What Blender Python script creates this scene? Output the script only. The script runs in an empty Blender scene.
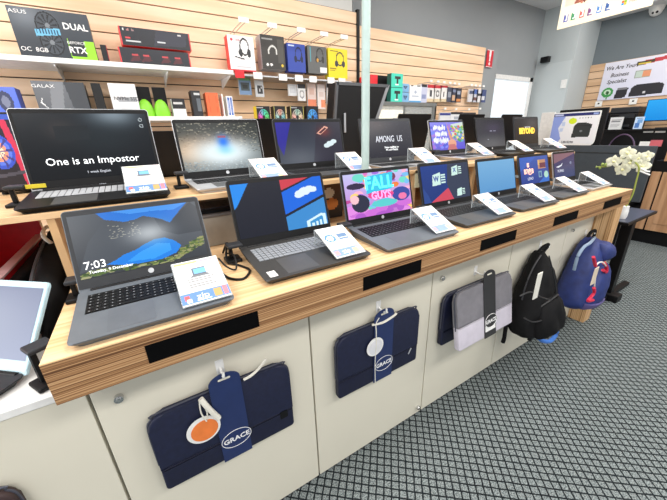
import bpy, bmesh, math, random
from mathutils import Matrix, Vector
random.seed(7)
R=math.radians
C=bpy.context.scene.collection
sc=bpy.context.scene
# ------------------------------------------------------------------ camera model
CX,CY=333.5,250.0
VX=(877.0,116.5); VZ=(360.0,1068.0)
H=1.4
F=math.sqrt(-((VX[0]-CX)*(VZ[0]-CX)+(VX[1]-CY)*(VZ[1]-CY)))
_X=Vector((VX[0]-CX,VX[1]-CY,F)).normalized()
_Z=-Vector((VZ[0]-CX,VZ[1]-CY,F)).normalized()
_X=(_X-_Z*_X.dot(_Z)).normalized()
_Y=_Z.cross(_X)
ROT=Matrix((_X,_Y,_Z))           # photo axes (right, down, forward) -> world
CAM=Vector((0,0,H))
def at(u,v,axis,val):
    """the point where the sight line through a photo position meets the plane axis=val"""
    r=ROT@Vector((u-CX,v-CY,F)); a='xyz'.index(axis)
    return CAM+r*((val-CAM[a])/r[a])
cd=bpy.data.cameras.new('camera'); cam=bpy.data.objects.new('camera',cd); C.objects.link(cam)
cd.sensor_fit='HORIZONTAL'; cd.sensor_width=36; cd.lens=F/667*36; cd.clip_start=.05; cd.clip_end=60
r_=ROT@Vector((1,0,0)); u_=-(ROT@Vector((0,1,0))); b_=-(ROT@Vector((0,0,1)))
cam.matrix_world=Matrix(((r_.x,u_.x,b_.x,0),(r_.y,u_.y,b_.y,0),(r_.z,u_.z,b_.z,H),(0,0,0,1)))
sc.camera=cam
# ------------------------------------------------------------------ materials
def lin(c):
    return tuple(x/12.92 if x<=.04045 else ((x+.055)/1.055)**2.4 for x in c)
def rgb(r,g,b): return lin((r/255,g/255,b/255))
MATS={}
def mat(name,col,rough=.5,metal=0,vary=.06,scale=30,emit=0,alpha=1,spec=.5,bump=0,coat=0):
    """principled material with a little procedural tone variation"""
    if name in MATS: return MATS[name]
    m=bpy.data.materials.new(name); m.use_nodes=True; nt=m.node_tree; b=nt.nodes['Principled BSDF']
    c=rgb(*col)
    tc=nt.nodes.new('ShaderNodeTexCoord'); n=nt.nodes.new('ShaderNodeTexNoise'); n.inputs['Scale'].default_value=scale
    n.inputs['Detail'].default_value=3
    rp=nt.nodes.new('ShaderNodeValToRGB'); e=rp.color_ramp.elements
    e[0].position=.3; e[1].position=.7
    e[0].color=(*[max(0,x*(1-vary)) for x in c],1); e[1].color=(*[min(1,x*(1+vary)) for x in c],1)
    nt.links.new(tc.outputs['Object'],n.inputs['Vector']); nt.links.new(n.outputs['Fac'],rp.inputs['Fac'])
    nt.links.new(rp.outputs['Color'],b.inputs['Base Color'])
    b.inputs['Roughness'].default_value=rough; b.inputs['Metallic'].default_value=metal
    b.inputs['Specular IOR Level'].default_value=spec
    if coat: b.inputs['Coat Weight'].default_value=coat; b.inputs['Coat Roughness'].default_value=.1
    if emit:
        nt.links.new(rp.outputs['Color'],b.inputs['Emission Color']); b.inputs['Emission Strength'].default_value=emit
    if alpha<1: b.inputs['Alpha'].default_value=alpha
    if bump:
        bp=nt.nodes.new('ShaderNodeBump'); bp.inputs['Strength'].default_value=bump; bp.inputs['Distance'].default_value=.002
        nt.links.new(n.outputs['Fac'],bp.inputs['Height']); nt.links.new(bp.outputs['Normal'],b.inputs['Normal'])
    MATS[name]=m; return m
def attr_mat(name,kind,strength=1.0,rough=.4,coat=0):
    m=bpy.data.materials.new(name); m.use_nodes=True; nt=m.node_tree; b=nt.nodes['Principled BSDF']
    a=nt.nodes.new('ShaderNodeAttribute'); a.attribute_name='Col'
    if kind=='emit':
        b.inputs['Base Color'].default_value=(.004,.004,.005,1); b.inputs['Roughness'].default_value=rough
        nt.links.new(a.outputs['Color'],b.inputs['Emission Color']); b.inputs['Emission Strength'].default_value=strength; b.inputs['Specular IOR Level'].default_value=.2
    else:
        nt.links.new(a.outputs['Color'],b.inputs['Base Color']); b.inputs['Roughness'].default_value=rough
    if coat: b.inputs['Coat Weight'].default_value=coat
    MATS[name]=m; return m
SCREEN=attr_mat('lcd_picture','emit',1.0,.25)
PRINT=attr_mat('printed_card','diff',1,.45)
def striped(name,axis,cols,scale,stretch=.6,rough=.4):
    """long streaks across one axis (laminated ply edge or wood grain)"""
    m=bpy.data.materials.new(name); m.use_nodes=True; nt=m.node_tree; b=nt.nodes['Principled BSDF']
    tc=nt.nodes.new('ShaderNodeTexCoord'); mp=nt.nodes.new('ShaderNodeMapping')
    s=[stretch*2]*3
    for a in axis: s['xyz'.index(a)]=scale
    mp.inputs['Scale'].default_value=s
    n=nt.nodes.new('ShaderNodeTexNoise'); n.inputs['Scale'].default_value=1; n.inputs['Detail'].default_value=2.5; n.inputs['Roughness'].default_value=.55
    rp=nt.nodes.new('ShaderNodeValToRGB'); e=rp.color_ramp.elements
    e[0].position=.36; e[1].position=.64; e[0].color=(*rgb(*cols[0]),1); e[1].color=(*rgb(*cols[-1]),1)
    for i,cc in enumerate(cols[1:-1]):
        k=rp.color_ramp.elements.new(.36+.28*(i+1)/(len(cols)-1)); k.color=(*rgb(*cc),1)
    nt.links.new(tc.outputs['Object'],mp.inputs['Vector']); nt.links.new(mp.outputs['Vector'],n.inputs['Vector'])
    nt.links.new(n.outputs['Fac'],rp.inputs['Fac']); nt.links.new(rp.outputs['Color'],b.inputs['Base Color'])
    b.inputs['Roughness'].default_value=rough
    MATS[name]=m; return m
PLY=striped('laminated_ply_edge','z',[(92,58,32),(150,108,70),(176,134,92),(204,164,120)],380,.35,.45)
PLYV=striped('laminated_ply_post','xy',[(150,104,60),(205,160,110),(222,182,134),(235,200,155)],110,.6,.45)
TOPW=striped('pale_oak_top','y',[(208,166,118),(222,184,138),(232,198,156)],70,.9,.33)
SLAT=striped('maple_slatwall','z',[(236,198,160),(243,208,172),(248,216,184)],14,.7,.4)
SLAT2=striped('oak_slatwall','z',[(206,168,132),(216,180,144),(226,192,158)],14,.7,.45)
def carpet():
    m=bpy.data.materials.new('diamond_carpet'); m.use_nodes=True; nt=m.node_tree; b=nt.nodes['Principled BSDF']; L=nt.links.new
    N=nt.nodes.new
    tc=N('ShaderNodeTexCoord'); mp=N('ShaderNodeMapping'); mp.inputs['Rotation'].default_value=(0,0,R(41)); 
    p=.0315; mp.inputs['Scale'].default_value=(1/p,1/p,1/p)
    L(tc.outputs['Object'],mp.inputs['Vector'])
    wob=N('ShaderNodeTexNoise'); wob.inputs['Scale'].default_value=26; L(tc.outputs['Object'],wob.inputs['Vector'])
    wa=N('ShaderNodeVectorMath'); wa.operation='SCALE'; wa.inputs['Scale'].default_value=.22; L(wob.outputs['Color'],wa.inputs[0])
    ad=N('ShaderNodeVectorMath'); ad.operation='ADD'; L(mp.outputs['Vector'],ad.inputs[0]); L(wa.outputs['Vector'],ad.inputs[1])
    sx=N('ShaderNodeSeparateXYZ'); L(ad.outputs['Vector'],sx.inputs[0])
    ds=[]
    for k in 'XY':
        f=N('ShaderNodeMath'); f.operation='FRACT'; L(sx.outputs[k],f.inputs[0])
        s=N('ShaderNodeMath'); s.operation='SUBTRACT'; s.inputs[1].default_value=.5; L(f.outputs[0],s.inputs[0])
        a=N('ShaderNodeMath'); a.operation='ABSOLUTE'; L(s.outputs[0],a.inputs[0]); ds.append(a)
    mx=N('ShaderNodeMath'); mx.operation='MAXIMUM'; L(ds[0].outputs[0],mx.inputs[0]); L(ds[1].outputs[0],mx.inputs[1])
    rp=N('ShaderNodeValToRGB'); e=rp.color_ramp.elements; e[0].position=.37; e[0].color=(0,0,0,1); e[1].position=.43; e[1].color=(1,1,1,1)
    L(mx.outputs[0],rp.inputs['Fac'])
    n=N('ShaderNodeTexNoise'); n.inputs['Scale'].default_value=190; n.inputs['Detail'].default_value=3; L(tc.outputs['Object'],n.inputs['Vector'])
    r2=N('ShaderNodeValToRGB'); q=r2.color_ramp.elements; q[0].position=.36; q[0].color=(*rgb(68,75,77),1); q[1].position=.64; q[1].color=(*rgb(146,154,154),1)
    L(n.outputs['Fac'],r2.inputs['Fac'])
    mxc=N('ShaderNodeMix'); mxc.data_type='RGBA'; L(rp.outputs['Color'],mxc.inputs['Factor']); L(r2.outputs['Color'],mxc.inputs['A']); mxc.inputs['B'].default_value=(*rgb(22,27,30),1)
    L(mxc.outputs['Result'],b.inputs['Base Color']); b.inputs['Roughness'].default_value=.95; b.inputs['Specular IOR Level'].default_value=.15
    bp=N('ShaderNodeBump'); bp.inputs['Strength'].default_value=.4; bp.inputs['Distance'].default_value=.003; L(n.outputs['Fac'],bp.inputs['Height']); L(bp.outputs['Normal'],b.inputs['Normal'])
    return m
M_black=mat('black_plastic',(15,15,17),.45,spec=.25)
M_slot=mat('black_slot',(5,5,6),.7,spec=.08)
M_dark=mat('charcoal_plastic',(42,44,48),.45,spec=.3)
M_grey=mat('graphite_laptop',(98,104,111),.42,.2)
M_dgrey=mat('slate_laptop',(64,68,73),.42,.2)
M_silver=mat('silver_laptop',(196,198,202),.32,.5)
M_white=mat('white_paint',(238,238,236),.5)
M_cream=mat('cream_laminate',(226,221,204),.42,vary=.012,scale=4)
M_gap=mat('dark_gap',(30,29,27),.8)
M_wall=mat('grey_wall_paint',(150,155,158),.8,vary=.02,scale=3)
M_dwall=mat('dark_grey_wall_paint',(112,122,128),.8,vary=.02,scale=3)
M_col=mat('pale_column_paint',(186,194,196),.7,vary=.02,scale=3)
M_ceil=mat('white_ceiling',(232,234,236),.85,vary=.02,scale=2)
M_shelf=mat('white_shelf',(236,238,238),.35)
M_metal=mat('brushed_steel',(190,192,195),.3,.9)
M_chrome=mat('chrome',(210,210,210),.15,1)
M_clear=mat('clear_acrylic',(225,232,235),.12,alpha=.28,spec=.6)
M_pole=mat('pale_green_white_pole',(178,198,194),.3)
M_text=mat('white_ink',(245,245,245),.5)
M_ink=mat('black_ink',(28,28,30),.6)
M_glowtext=mat('lit_white_letters',(235,238,240),.5,emit=.9)
M_navy=mat('navy_nylon',(19,25,54),.55,vary=.2,scale=60,bump=.25)
M_navy2=mat('navy_nylon_lower',(17,22,50),.6,vary=.2,scale=60,bump=.25)
M_band=mat('navy_card_band',(34,50,96),.35)
M_bband=mat('black_card_band',(46,46,48),.4)
M_lilac=mat('lilac_nylon',(206,200,212),.6,vary=.05)
M_mgrey=mat('mid_grey_nylon',(122,120,126),.65,vary=.08)
M_bag=mat('black_nylon',(12,12,14),.75,vary=.4,scale=25,bump=.5,spec=.2)
M_blue=mat('blue_nylon',(32,48,108),.6,vary=.2,scale=25,bump=.4)
M_lblue=mat('pale_blue_grey_trim',(128,148,172),.5)
M_red=mat('red_plastic',(226,34,46),.4)
M_cord=mat('white_cord',(232,228,216),.7)
# ------------------------------------------------------------------ mesh helpers
def B(bm,x0,y0,z0,x1,y1,z1,bev=0,seg=2):
    c=Vector(((x0+x1)/2,(y0+y1)/2,(z0+z1)/2)); 
    M=Matrix.Translation(c)@Matrix.Diagonal((abs(x1-x0),abs(y1-y0),abs(z1-z0),1))
    r=bmesh.ops.create_cube(bm,size=1,matrix=M)
    if bev:
        es=list({e for v in r['verts'] for e in v.link_edges})
        bmesh.ops.bevel(bm,geom=es,offset=bev,segments=seg,affect='EDGES',profile=.5)
    return bm
def box(*a,**k): return B(bmesh.new(),*a,**k)
def cyl(bm,p0,p1,r0,r1=None,n=16):
    p0=Vector(p0);p1=Vector(p1);d=p1-p0
    q=d.to_track_quat('Z','Y').to_matrix().to_4x4()
    bmesh.ops.create_cone(bm,cap_ends=True,segments=n,radius1=r0,radius2=r0 if r1 is None else r1,depth=d.length,matrix=Matrix.Translation((p0+p1)/2)@q)
    return bm
def ball(bm,c,r,n=12,s=(1,1,1)):
    bmesh.ops.create_uvsphere(bm,u_segments=n,v_segments=max(6,n//2+2),radius=r,matrix=Matrix.Translation(c)@Matrix.Diagonal((*s,1)))
    return bm
def tube(bm,pts,r,n=8,sub=6):
    """smooth round tube through points"""
    P=[Vector(p) for p in pts]; out=[]
    for i in range(len(P)-1):
        a=P[max(i-1,0)];b=P[i];c=P[i+1];d=P[min(i+2,len(P)-1)]
        for k in range(sub):
            t=k/sub
            out.append(.5*((2*b)+(c-a)*t+(2*a-5*b+4*c-d)*t*t+(3*b-a-3*c+d)*t**3))
    out.append(P[-1]); rings=[]
    for i,p in enumerate(out):
        t=(out[min(i+1,len(out)-1)]-out[max(i-1,0)]).normalized()
        s=t.cross(Vector((.13,.21,1)) if abs(t.z)<.95 else Vector((1,0,0))).normalized(); w=t.cross(s)
        rr=r(i/(len(out)-1)) if callable(r) else r
        rings.append([bm.verts.new(p+(s*math.cos(2*math.pi*k/n)+w*math.sin(2*math.pi*k/n))*rr) for k in range(n)])
    for a,b in zip(rings,rings[1:]):
        for k in range(n): bm.faces.new((a[k],a[(k+1)%n],b[(k+1)%n],b[k]))
    bm.faces.new(rings[0][::-1]); bm.faces.new(rings[-1])
    return bm
def prism(bm,pts,M,depth,bev=0):
    """outline in a plane (x right, y up) given thickness towards -z; front at z=0"""
    old=set(bm.verts)
    f=[bm.verts.new((x,y,0)) for x,y in pts]; k=[bm.verts.new((x,y,-depth)) for x,y in pts]
    fs=[bm.faces.new(f),bm.faces.new(k[::-1])]; n=len(pts)
    for i in range(n): fs.append(bm.faces.new((f[i],k[i],k[(i+1)%n],f[(i+1)%n])))
    if bev:
        es=[e for e in list(fs[0].edges)+list(fs[1].edges)]
        r=bmesh.ops.bevel(bm,geom=es,offset=bev,segments=3,affect='EDGES',profile=.5)
    for v in bm.verts:
        if v not in old: v.co=M@v.co
    return bm
def rrect(x0,y0,x1,y1,r,n=6,rb=None):
    rb=r if rb is None else rb; P=[]
    for cx,cy,rr,a in ((x1-r,y1-r,r,0),(x0+r,y1-r,r,90),(x0+rb,y0+rb,rb,180),(x1-rb,y0+rb,rb,270)):
        for k in range(n+1):
            t=R(a+90*k/n); P.append((cx+rr*math.cos(t),cy+rr*math.sin(t)))
    return P
MW={}
def obj(name,bm,m,parent=None,world=False,smooth=False):
    me=bpy.data.meshes.new(name); bmesh.ops.recalc_face_normals(bm,faces=bm.faces[:]); bm.to_mesh(me); bm.free()
    o=bpy.data.objects.new(name,me); C.objects.link(o); me.materials.append(m)
    if parent is not None:
        o.parent=parent
        if world: me.transform(MW[parent.name].inverted())
    MW[o.name]=MW[parent.name] if parent is not None else Matrix.Identity(4)
    if smooth:
        for p in me.polygons: p.use_smooth=True
        try: me.set_sharp_from_angle(angle=R(40))
        except Exception: pass
    return o
def thing(name,label,cat,loc=(0,0,0),rotz=0,group=None):
    o=bpy.data.objects.new(name,None); C.objects.link(o); o.empty_display_size=.05
    o.location=loc; o.rotation_euler=(0,0,rotz); o['label']=label; o['category']=cat
    if group: o['group']=group
    MW[o.name]=Matrix.Translation(loc)@Matrix.Rotation(rotz,4,'Z')
    return o
def tag(o,label,cat,group=None):
    o['label']=label; o['category']=cat
    if group: o['group']=group
    return o
def struct(name,bm,m):
    o=obj(name,bm,m); o['kind']='structure'; return o
FACE_Y=Matrix(((1,0,0,0),(0,0,-1,0),(0,1,0,0),(0,0,0,1)))     # picture plane looking to -y
FACE_X=Matrix(((0,0,-1,0),(-1,0,0,0),(0,1,0,0),(0,0,0,1)))    # picture plane looking to -x
T=Matrix.Translation
def text(body,size,M,parent,m,name='lettering',align='CENTER',bold=0,shear=0,sx=1,ext=.0002):
    cu=bpy.data.curves.new('t','FONT'); cu.body=body; cu.size=size; cu.align_x=align; cu.align_y='CENTER'
    cu.extrude=ext; cu.offset=bold; cu.shear=shear; cu.resolution_u=2
    t=bpy.data.objects.new('t',cu); me=bpy.data.meshes.new_from_object(t)
    bpy.data.objects.remove(t); bpy.data.curves.remove(cu)
    me.transform(M@Matrix.Diagonal((sx,1,1,1))); me.materials.clear(); me.materials.append(m); me.name=name
    o=bpy.data.objects.new(name,me); C.objects.link(o); o.parent=parent; MW[o.name]=MW[parent.name]
    return o
# ------------------------------------------------------------------ painted pictures
def inpoly(x,y,P):
    c=False;j=len(P)-1
    for i in range(len(P)):
        xi,yi=P[i];xj,yj=P[j]
        if (yi>y)!=(yj>y) and x<(xj-xi)*(y-yi)/(yj-yi)+xi: c=not c
        j=i
    return c
def mix(a,b,t):
    t=max(0,min(1,t)); return tuple(a[i]+(b[i]-a[i])*t for i in range(3))
class Art:
    """a flat printed or displayed design: (u right, v up) from 0 to 1"""
    def __init__(s,base,top=None): s.base=base; s.top=top or base; s.sh=[]
    def rect(s,x0,y0,x1,y1,c): s.sh.append(('r',(x0,y0,x1,y1),c)); return s
    def poly(s,P,c): s.sh.append(('p',P,c)); return s
    def ell(s,cx,cy,rx,ry,c,inner=0): s.sh.append(('e',(cx,cy,rx,ry,inner),c)); return s
    def glow(s,cx,cy,rx,ry,c,k=1): s.sh.append(('g',(cx,cy,rx,ry,k),c)); return s
    def fn(s,f): s.sh.append(('f',f,None)); return s
    def at(s,u,v):
        c=mix(s.base,s.top,v)
        for t,p,k in s.sh:
            if t=='r':
                if p[0]<=u<=p[2] and p[1]<=v<=p[3]: c=k
            elif t=='p':
                if inpoly(u,v,p): c=k
            elif t=='e':
                d=((u-p[0])/p[2])**2+((v-p[1])/p[3])**2
                if p[4]**2<=d<=1: c=k
            elif t=='g':
                d=math.exp(-(((u-p[0])/p[2])**2+((v-p[1])/p[3])**2)); c=mix(c,k,d*p[4])
            else:
                q=p(u,v,c); c=q if q is not None else c
        return c
def pic(name,art,w,h,M,parent,m=None,nx=60,ny=40):
    vs=[];fs=[];cols=[]
    for j in range(ny+1):
        for i in range(nx+1): vs.append((w*i/nx,h*j/ny,0))
    for j in range(ny):
        for i in range(nx):
            a=j*(nx+1)+i; fs.append((a,a+1,a+nx+2,a+nx+1)); cols.append(lin([x/255 for x in art.at((i+.5)/nx,(j+.5)/ny)]))
    me=bpy.data.meshes.new(name); me.from_pydata(vs,[],fs)
    at_=me.attributes.new('Col','FLOAT_COLOR','CORNER')
    buf=[]
    for c in cols: buf+=[c[0],c[1],c[2],1.0]*4
    at_.data.foreach_set('color',buf)
    me.transform(M); me.materials.append(m or SCREEN)
    o=bpy.data.objects.new(name,me); C.objects.link(o); o.parent=parent; MW[o.name]=MW[parent.name]
    return o
# ================================================================== THE ROOM
ZC=3.1; XW=-1.6; YB=3.17; XR=6.53; XCOL=5.9; YCOL=2.636
fl=struct('floor',box(-4.5,-3.5,-.05,8.2,4,0),carpet())
struct('ceiling',box(-4.5,-3.5,ZC,8.2,4,ZC+.05),M_ceil)
struct('wall_back',box(-4.5,YB,0,8.2,YB+.1,ZC),M_wall)
struct('wall_right',box(XR,-3.5,0,XR+.1,YB,ZC),M_dwall)
struct('wall_column',box(XCOL,YCOL,0,XR,YB,ZC),M_col)
struct('trim_1',box(2.19,YB-.06,2.52,2.2,YB,ZC),M_wall)
struct('wall_upper',box(-4.5,3.02,2.53,2.12,YB,ZC),mat('pale_grey_paint',(206,208,206),.8,vary=.02,scale=3))
struct('trim_2',box(XR-.35,-3.5,2.90,XR,YCOL,ZC),M_ceil)
struct('trim_3',box(XCOL-.004,2.65,0,XCOL,YB,2.34),M_white if False else mat('column_cover_board',(196,204,206),.6,vary=.02,scale=3))
def slats(name,horiz,a0,a1,z0,z1,plane,m,pitch=.1025,off=.0):
    """slatted wall boarding: boards with dark grooves between them"""
    bm=bmesh.new(); z=z1
    while z>z0:
        zb=max(z0,z-pitch+.008)
        if horiz=='x': B(bm,a0,plane,zb,a1,plane+.02,z)
        else: B(bm,plane,a0,zb,plane+.02,a1,z)
        z-=pitch
    return struct(name,bm,m)
slats('trim_4','x',-4.5,2.155,.2,2.52,3.0,SLAT)
struct('trim_5',box(-4.5,3.02,.1,2.165,3.05,2.53),M_gap)
struct('trim_6',box(2.155,2.985,.2,2.185,3.02,2.545),M_black)
slats('trim_7','x',2.19,4.28,.2,2.416,3.0,SLAT)
struct('trim_8',box(2.19,3.02,.1,4.6,3.06,2.42),M_wall)
struct('trim_9',box(2.19,3.018,.1,4.275,3.0205,2.416),M_gap)
slats('trim_10','y',-1.0,2.63,.2,2.30,XR-.04,SLAT2)
struct('trim_11',box(XR-.02,-1.0,.2,XR-.002,2.63,2.295),M_gap)
# bright doorway in the back wall
struct('door_1',box(4.78,YB-.02,0,5.72,YB,2.1),mat('bright_doorway_glass',(226,236,244),.3,emit=.45,vary=.12,scale=5))
struct('trim_12',box(5.72,YB-.04,0,5.8,YB,2.16),M_white)
struct('trim_13',box(4.72,YB-.04,2.1,5.8,YB,2.16),M_white)
struct('trim_14',box(4.66,YB-.04,0,4.78,YB,2.16),M_wall)
# ================================================================== COUNTER
YD=.832; ZT=.993; YF=.722
EDG=[-.227,.392,1.011,1.628,2.247,2.79]
DN=['door with the large navy sleeve','door with the smaller navy sleeve','door with the grey and lilac sleeve','door with the black backpack','door with the blue backpack']
LOCK=[(-.17,.773),(1.062-.08,.047),(1.069,.773),None,(2.31,.77)]
HOOK=[(.083,.745),(.70,.745),(1.32,.738),(1.93,.745),(2.55,.70)]
for i in range(5):
    x0,x1=EDG[i],EDG[i+1]
    t=thing('cabinet','cream laminate counter cabinet, '+DN[i],'cabinet',((x0+x1)/2,1.3,0),0,'cream cabinets under the worktop')
    obj('body',box(x0+.001,YD+.018,.0,x1-.001,2.2,.889),M_gap,t,True)
    d=obj('door',box(x0+.003,YD,.008,x1-.003,YD+.017,.888,.0015),M_cream,t,True)
    if LOCK[i]:
        lx,lz=LOCK[i]
        bm=cyl(bmesh.new(),(lx,YD-.012,lz),(lx,YD+.002,lz),.011); cyl(bm,(lx,YD-.016,lz),(lx,YD-.010,lz),.007)
        obj('lock',bm,M_chrome,d,True,True)
    hx,hz=HOOK[i]
    bm=B(bmesh.new(),hx-.012,YD-.003,hz-.02,hx+.012,YD,hz+.03,.001)
    tube(bm,[(hx,YD,hz),(hx,YD-.03,hz-.004),(hx,YD-.048,hz+.0),(hx,YD-.05,hz+.018)],.004)
    obj('hook',bm,M_white,d,True,True)
t=thing('low_cabinet','low cream cabinet left of the counter carrying a pale framed laptop','cabinet',(-.8,1.3,0))
obj('body',box(-1.9,YD+.018,0,-.23,2.2,.82),M_cream,t,True)
obj('front_panel',box(-1.9,YD,.008,-.231,YD+.017,.822,.001),M_cream,t,True)
obj('top_board',box(-1.9,YD-.004,.824,-.229,2.2,.846,.002),M_white,t,True)
t=thing('worktop','long worktop with laminated ply edge on the cream cabinets','worktop',(1.27,1.5,.89))
obj('fascia',box(-.248,YF,.89,2.797,2.25,.990),PLY,t,True)
obj('top_board',box(-.248,YF,.990,2.797,2.25,ZT),TOPW,t,True)
for sx in (-.074,.542,1.158,1.768,2.372):
    obj('cable_slot',box(sx,YF-.0015,.9155,sx+.264,YF+.02,.964),M_slot,t,True)
obj('post',box(2.625,.726,0,2.73,.83,.889,.001),PLYV,t,True)
# upper tier
ZU=1.212; YU=1.18
t=thing('display_riser','pale wood raised shelf along the back of the worktop','riser',(1.3,1.7,ZT))
obj('shelf_board',box(-.80,YU,1.193,2.98,2.25,ZU,.001),TOPW,t,True)
obj('end_panel',box(-.262,YU+.004,ZT,-.243,2.2,1.193),TOPW,t,True)
for px in (412.5,472.0,571):
    p=at(px,172 if px<560 else 156,'y',YU+.02)
    obj('upright',box(p.x-.012,YU+.004,ZT,p.x+.012,2.2,1.193),TOPW,t,True)
_u=at(27,228,'y',2.02); t=thing('support_post','pale wood support post under the raised shelf behind the red crate','post',(_u.x,2.04,.8465))
obj('post',box(_u.x-.05,2.02,.8465,_u.x+.05,2.06,1.1925),TOPW,t,True); obj('foot_plate',box(_u.x-.055,2.015,.8465,_u.x+.055,2.065,.852),M_metal,t,True)
# ================================================================== LAPTOPS
def laptop(label,p,z0,art=None,body=M_grey,bezel=M_black,keys=M_black,lid=None,group='open laptops on display',logo=True,texts=(),numpad=True,cat='laptop',stickers=False,name='laptop'):
    x0,yf,W,D,Ls,yaw,tilt,sa=p
    yaw,tilt,sa=R(yaw),R(tilt),R(sa)
    c_,s_=math.cos(yaw),math.sin(yaw); tn=math.tan(tilt)
    ox=x0+W/2*c_-D/2*s_; oy=yf+W/2*s_+D/2*c_
    t=thing(name,label,cat,(ox,oy,z0),yaw,group)
    w=W/2;d=D/2
    dz=lambda y: .018+(y+d)*tn
    def slope(bm,lo=.012):
        for v in bm.verts:
            if v.co.z>lo: v.co.z+=(v.co.y+d)*tn
        return bm
    bm=prism(bmesh.new(),rrect(-w,-d,w,d,.012),T((0,0,.018)),.0175,.003)
    for v in bm.verts:
        if v.co.z<.0075: v.co.x*=(w-.012)/w; v.co.y*=(d-.012)/d
    obj('base',slope(bm,.009),body,t)
    # keyboard
    kw=W*.86 if numpad else W*.80; kx=-kw/2; n=19 if numpad else 14; pw=kw/n; rows=6; ph=.0155*(D/.24)
    ky=d-.035-rows*ph
    bm=bmesh.new(); B(bm,kx-.002,ky-.002,.0175,-kx+.002,ky+rows*ph+.002,.0182)
    obj('key_tray',slope(bm),M_black if keys is M_black else body,t)
    bm=bmesh.new()
    for r in range(rows):
        for k in range(n):
            if numpad and k==n-4: continue
            if r==0 and 4<k<9:
                if k==5: B(bm,kx+4*pw+.001+pw,ky+.001,.0182,kx+9*pw-.001,ky+ph-.002,.0198)
                continue
            B(bm,kx+k*pw+.0012,ky+r*ph+.001,.0182,kx+(k+1)*pw-.0012,ky+(r+1)*ph-.0018,.0198)
    kb=obj('keyboard',slope(bm),keys,t)
    bm=B(bmesh.new(),-W*.30,-d+.012,.0178,-W*.02,ky-.010,.0184)
    obj('touchpad',slope(bm),mat('touchpad_tone',(88,93,100),.35) if body is M_grey else mat('dark_touchpad_tone',(70,70,70),.4),t)
    # legend specks on the keys
    if D>.2 and keys is M_black:
        bm=bmesh.new()
        for r in range(rows):
            for k in range(n):
                if (numpad and k==n-4) or (r==0 and 4<k<9): continue
                B(bm,kx+k*pw+.005,ky+r*ph+.006,.0198,kx+k*pw+.008,ky+r*ph+.008,.0200)
        obj('key_legends',slope(bm),mat('grey_key_legend',(150,152,156),.5),kb)
    hz=.018+D*tn
    ML=Matrix(((1,0,0,0),(0,math.sin(sa),-math.cos(sa),d-.002),(0,math.cos(sa),math.sin(sa),hz-.004),(0,0,0,1)))
    ld=obj('lid',prism(bmesh.new(),rrect(-w,0,w,Ls,.010,rb=.004),ML,.007,.0015),lid or body,t)
    obj('bezel',prism(bmesh.new(),rrect(-w+.002,.008,w-.002,Ls-.002,.009,rb=.003),ML@T((0,0,.0012)),.001),bezel,ld)
    bl,bb,bt=.011,.034,.016
    dw,dh=W-2*bl,Ls-bb-bt
    if art:
        dp=pic('display',art,dw,dh,ML@T((-w+bl,bb,.002)),t,SCREEN,nx=150,ny=92)
        for (tx,u,v,size,kw_) in texts:
            text(tx,size,ML@T((-w+bl+u*dw,bb+v*dh,.0026)),dp,**kw_)
    if logo:
        bm=cyl(bmesh.new(),(0,0,0),(0,0,.0006),.0075,n=20); bm.transform(ML@T((0,.021,.0014)))
        obj('logo',bm,M_silver,ld)
    bm=cyl(bmesh.new(),(-w*.85,d-.004,hz-.002),(w*.85,d-.004,hz-.002),.006)
    obj('hinge',bm,M_black,t,False,True)
    if stickers:
        for k in range(2):
            bm=B(bmesh.new(),-w+.02,-d+.016+k*.020,.0182,-w+.045,-d+.033+k*.020,.0186); obj('sticker',slope(bm),M_white,t)
    return t
GL=dict(m=M_glowtext)
# --- screen pictures
def a_lake():
    a=Art((58,62,68),(80,86,94))
    a.poly([(.0,.1),(.1,.55),(.25,.88),(.39,.80),(.5,.84),(.62,.81),(.74,.68),(.92,1),(1,1),(1,.2),(.8,.2)],(76,82,90))
    a.poly([(.2,1),(.92,1),(.84,.86),(.74,.68),(.68,.76),(.62,.81),(.54,.86),(.47,.82),(.39,.80),(.31,.85),(.25,.88)],(38,118,214))
    a.poly([(.3,1),(.92,1),(.8,.9),(.6,.93),(.45,.92)],(70,150,236))
    a.poly([(.62,.81),(.74,.68),(.86,.88),(.95,1),(1,.9),(1,.45),(.78,.45),(.66,.56)],(58,64,72))
    a.poly([(.19,.16),(.26,.2),(.33,.27),(.42,.31),(.5,.38),(.59,.44),(.67,.43),(.74,.36),(.79,.25),(.74,.14),(.62,.08),(.38,.07)],(28,130,230))
    a.poly([(.34,.14),(.45,.26),(.6,.36),(.7,.32),(.7,.2),(.55,.11)],(52,158,246))
    rn=random.Random(3)
    for _ in range(110):
        x=rn.uniform(.0,.76);a.ell(x,rn.uniform(.0,.085)+.03*math.sin(x*9),.022,.014,rn.choice([(88,112,56),(146,154,92),(64,86,46),(168,168,124),(110,124,70)]))
    for _ in range(80):
        x=rn.uniform(.76,1.0);a.ell(x,.10+rn.uniform(-.06,.08)+(x-.76)*.75,.022,.014,rn.choice([(98,120,60),(130,140,70),(64,86,46),(150,150,100)]))
    for _ in range(60): a.ell(rn.uniform(.26,.5),rn.uniform(.55,.78),.008,.006,(146,146,138))
    a.glow(.56,.56,.17,.18,(206,212,216),.8)  # pale glare on the screen, painted into the picture
    return a
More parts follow.
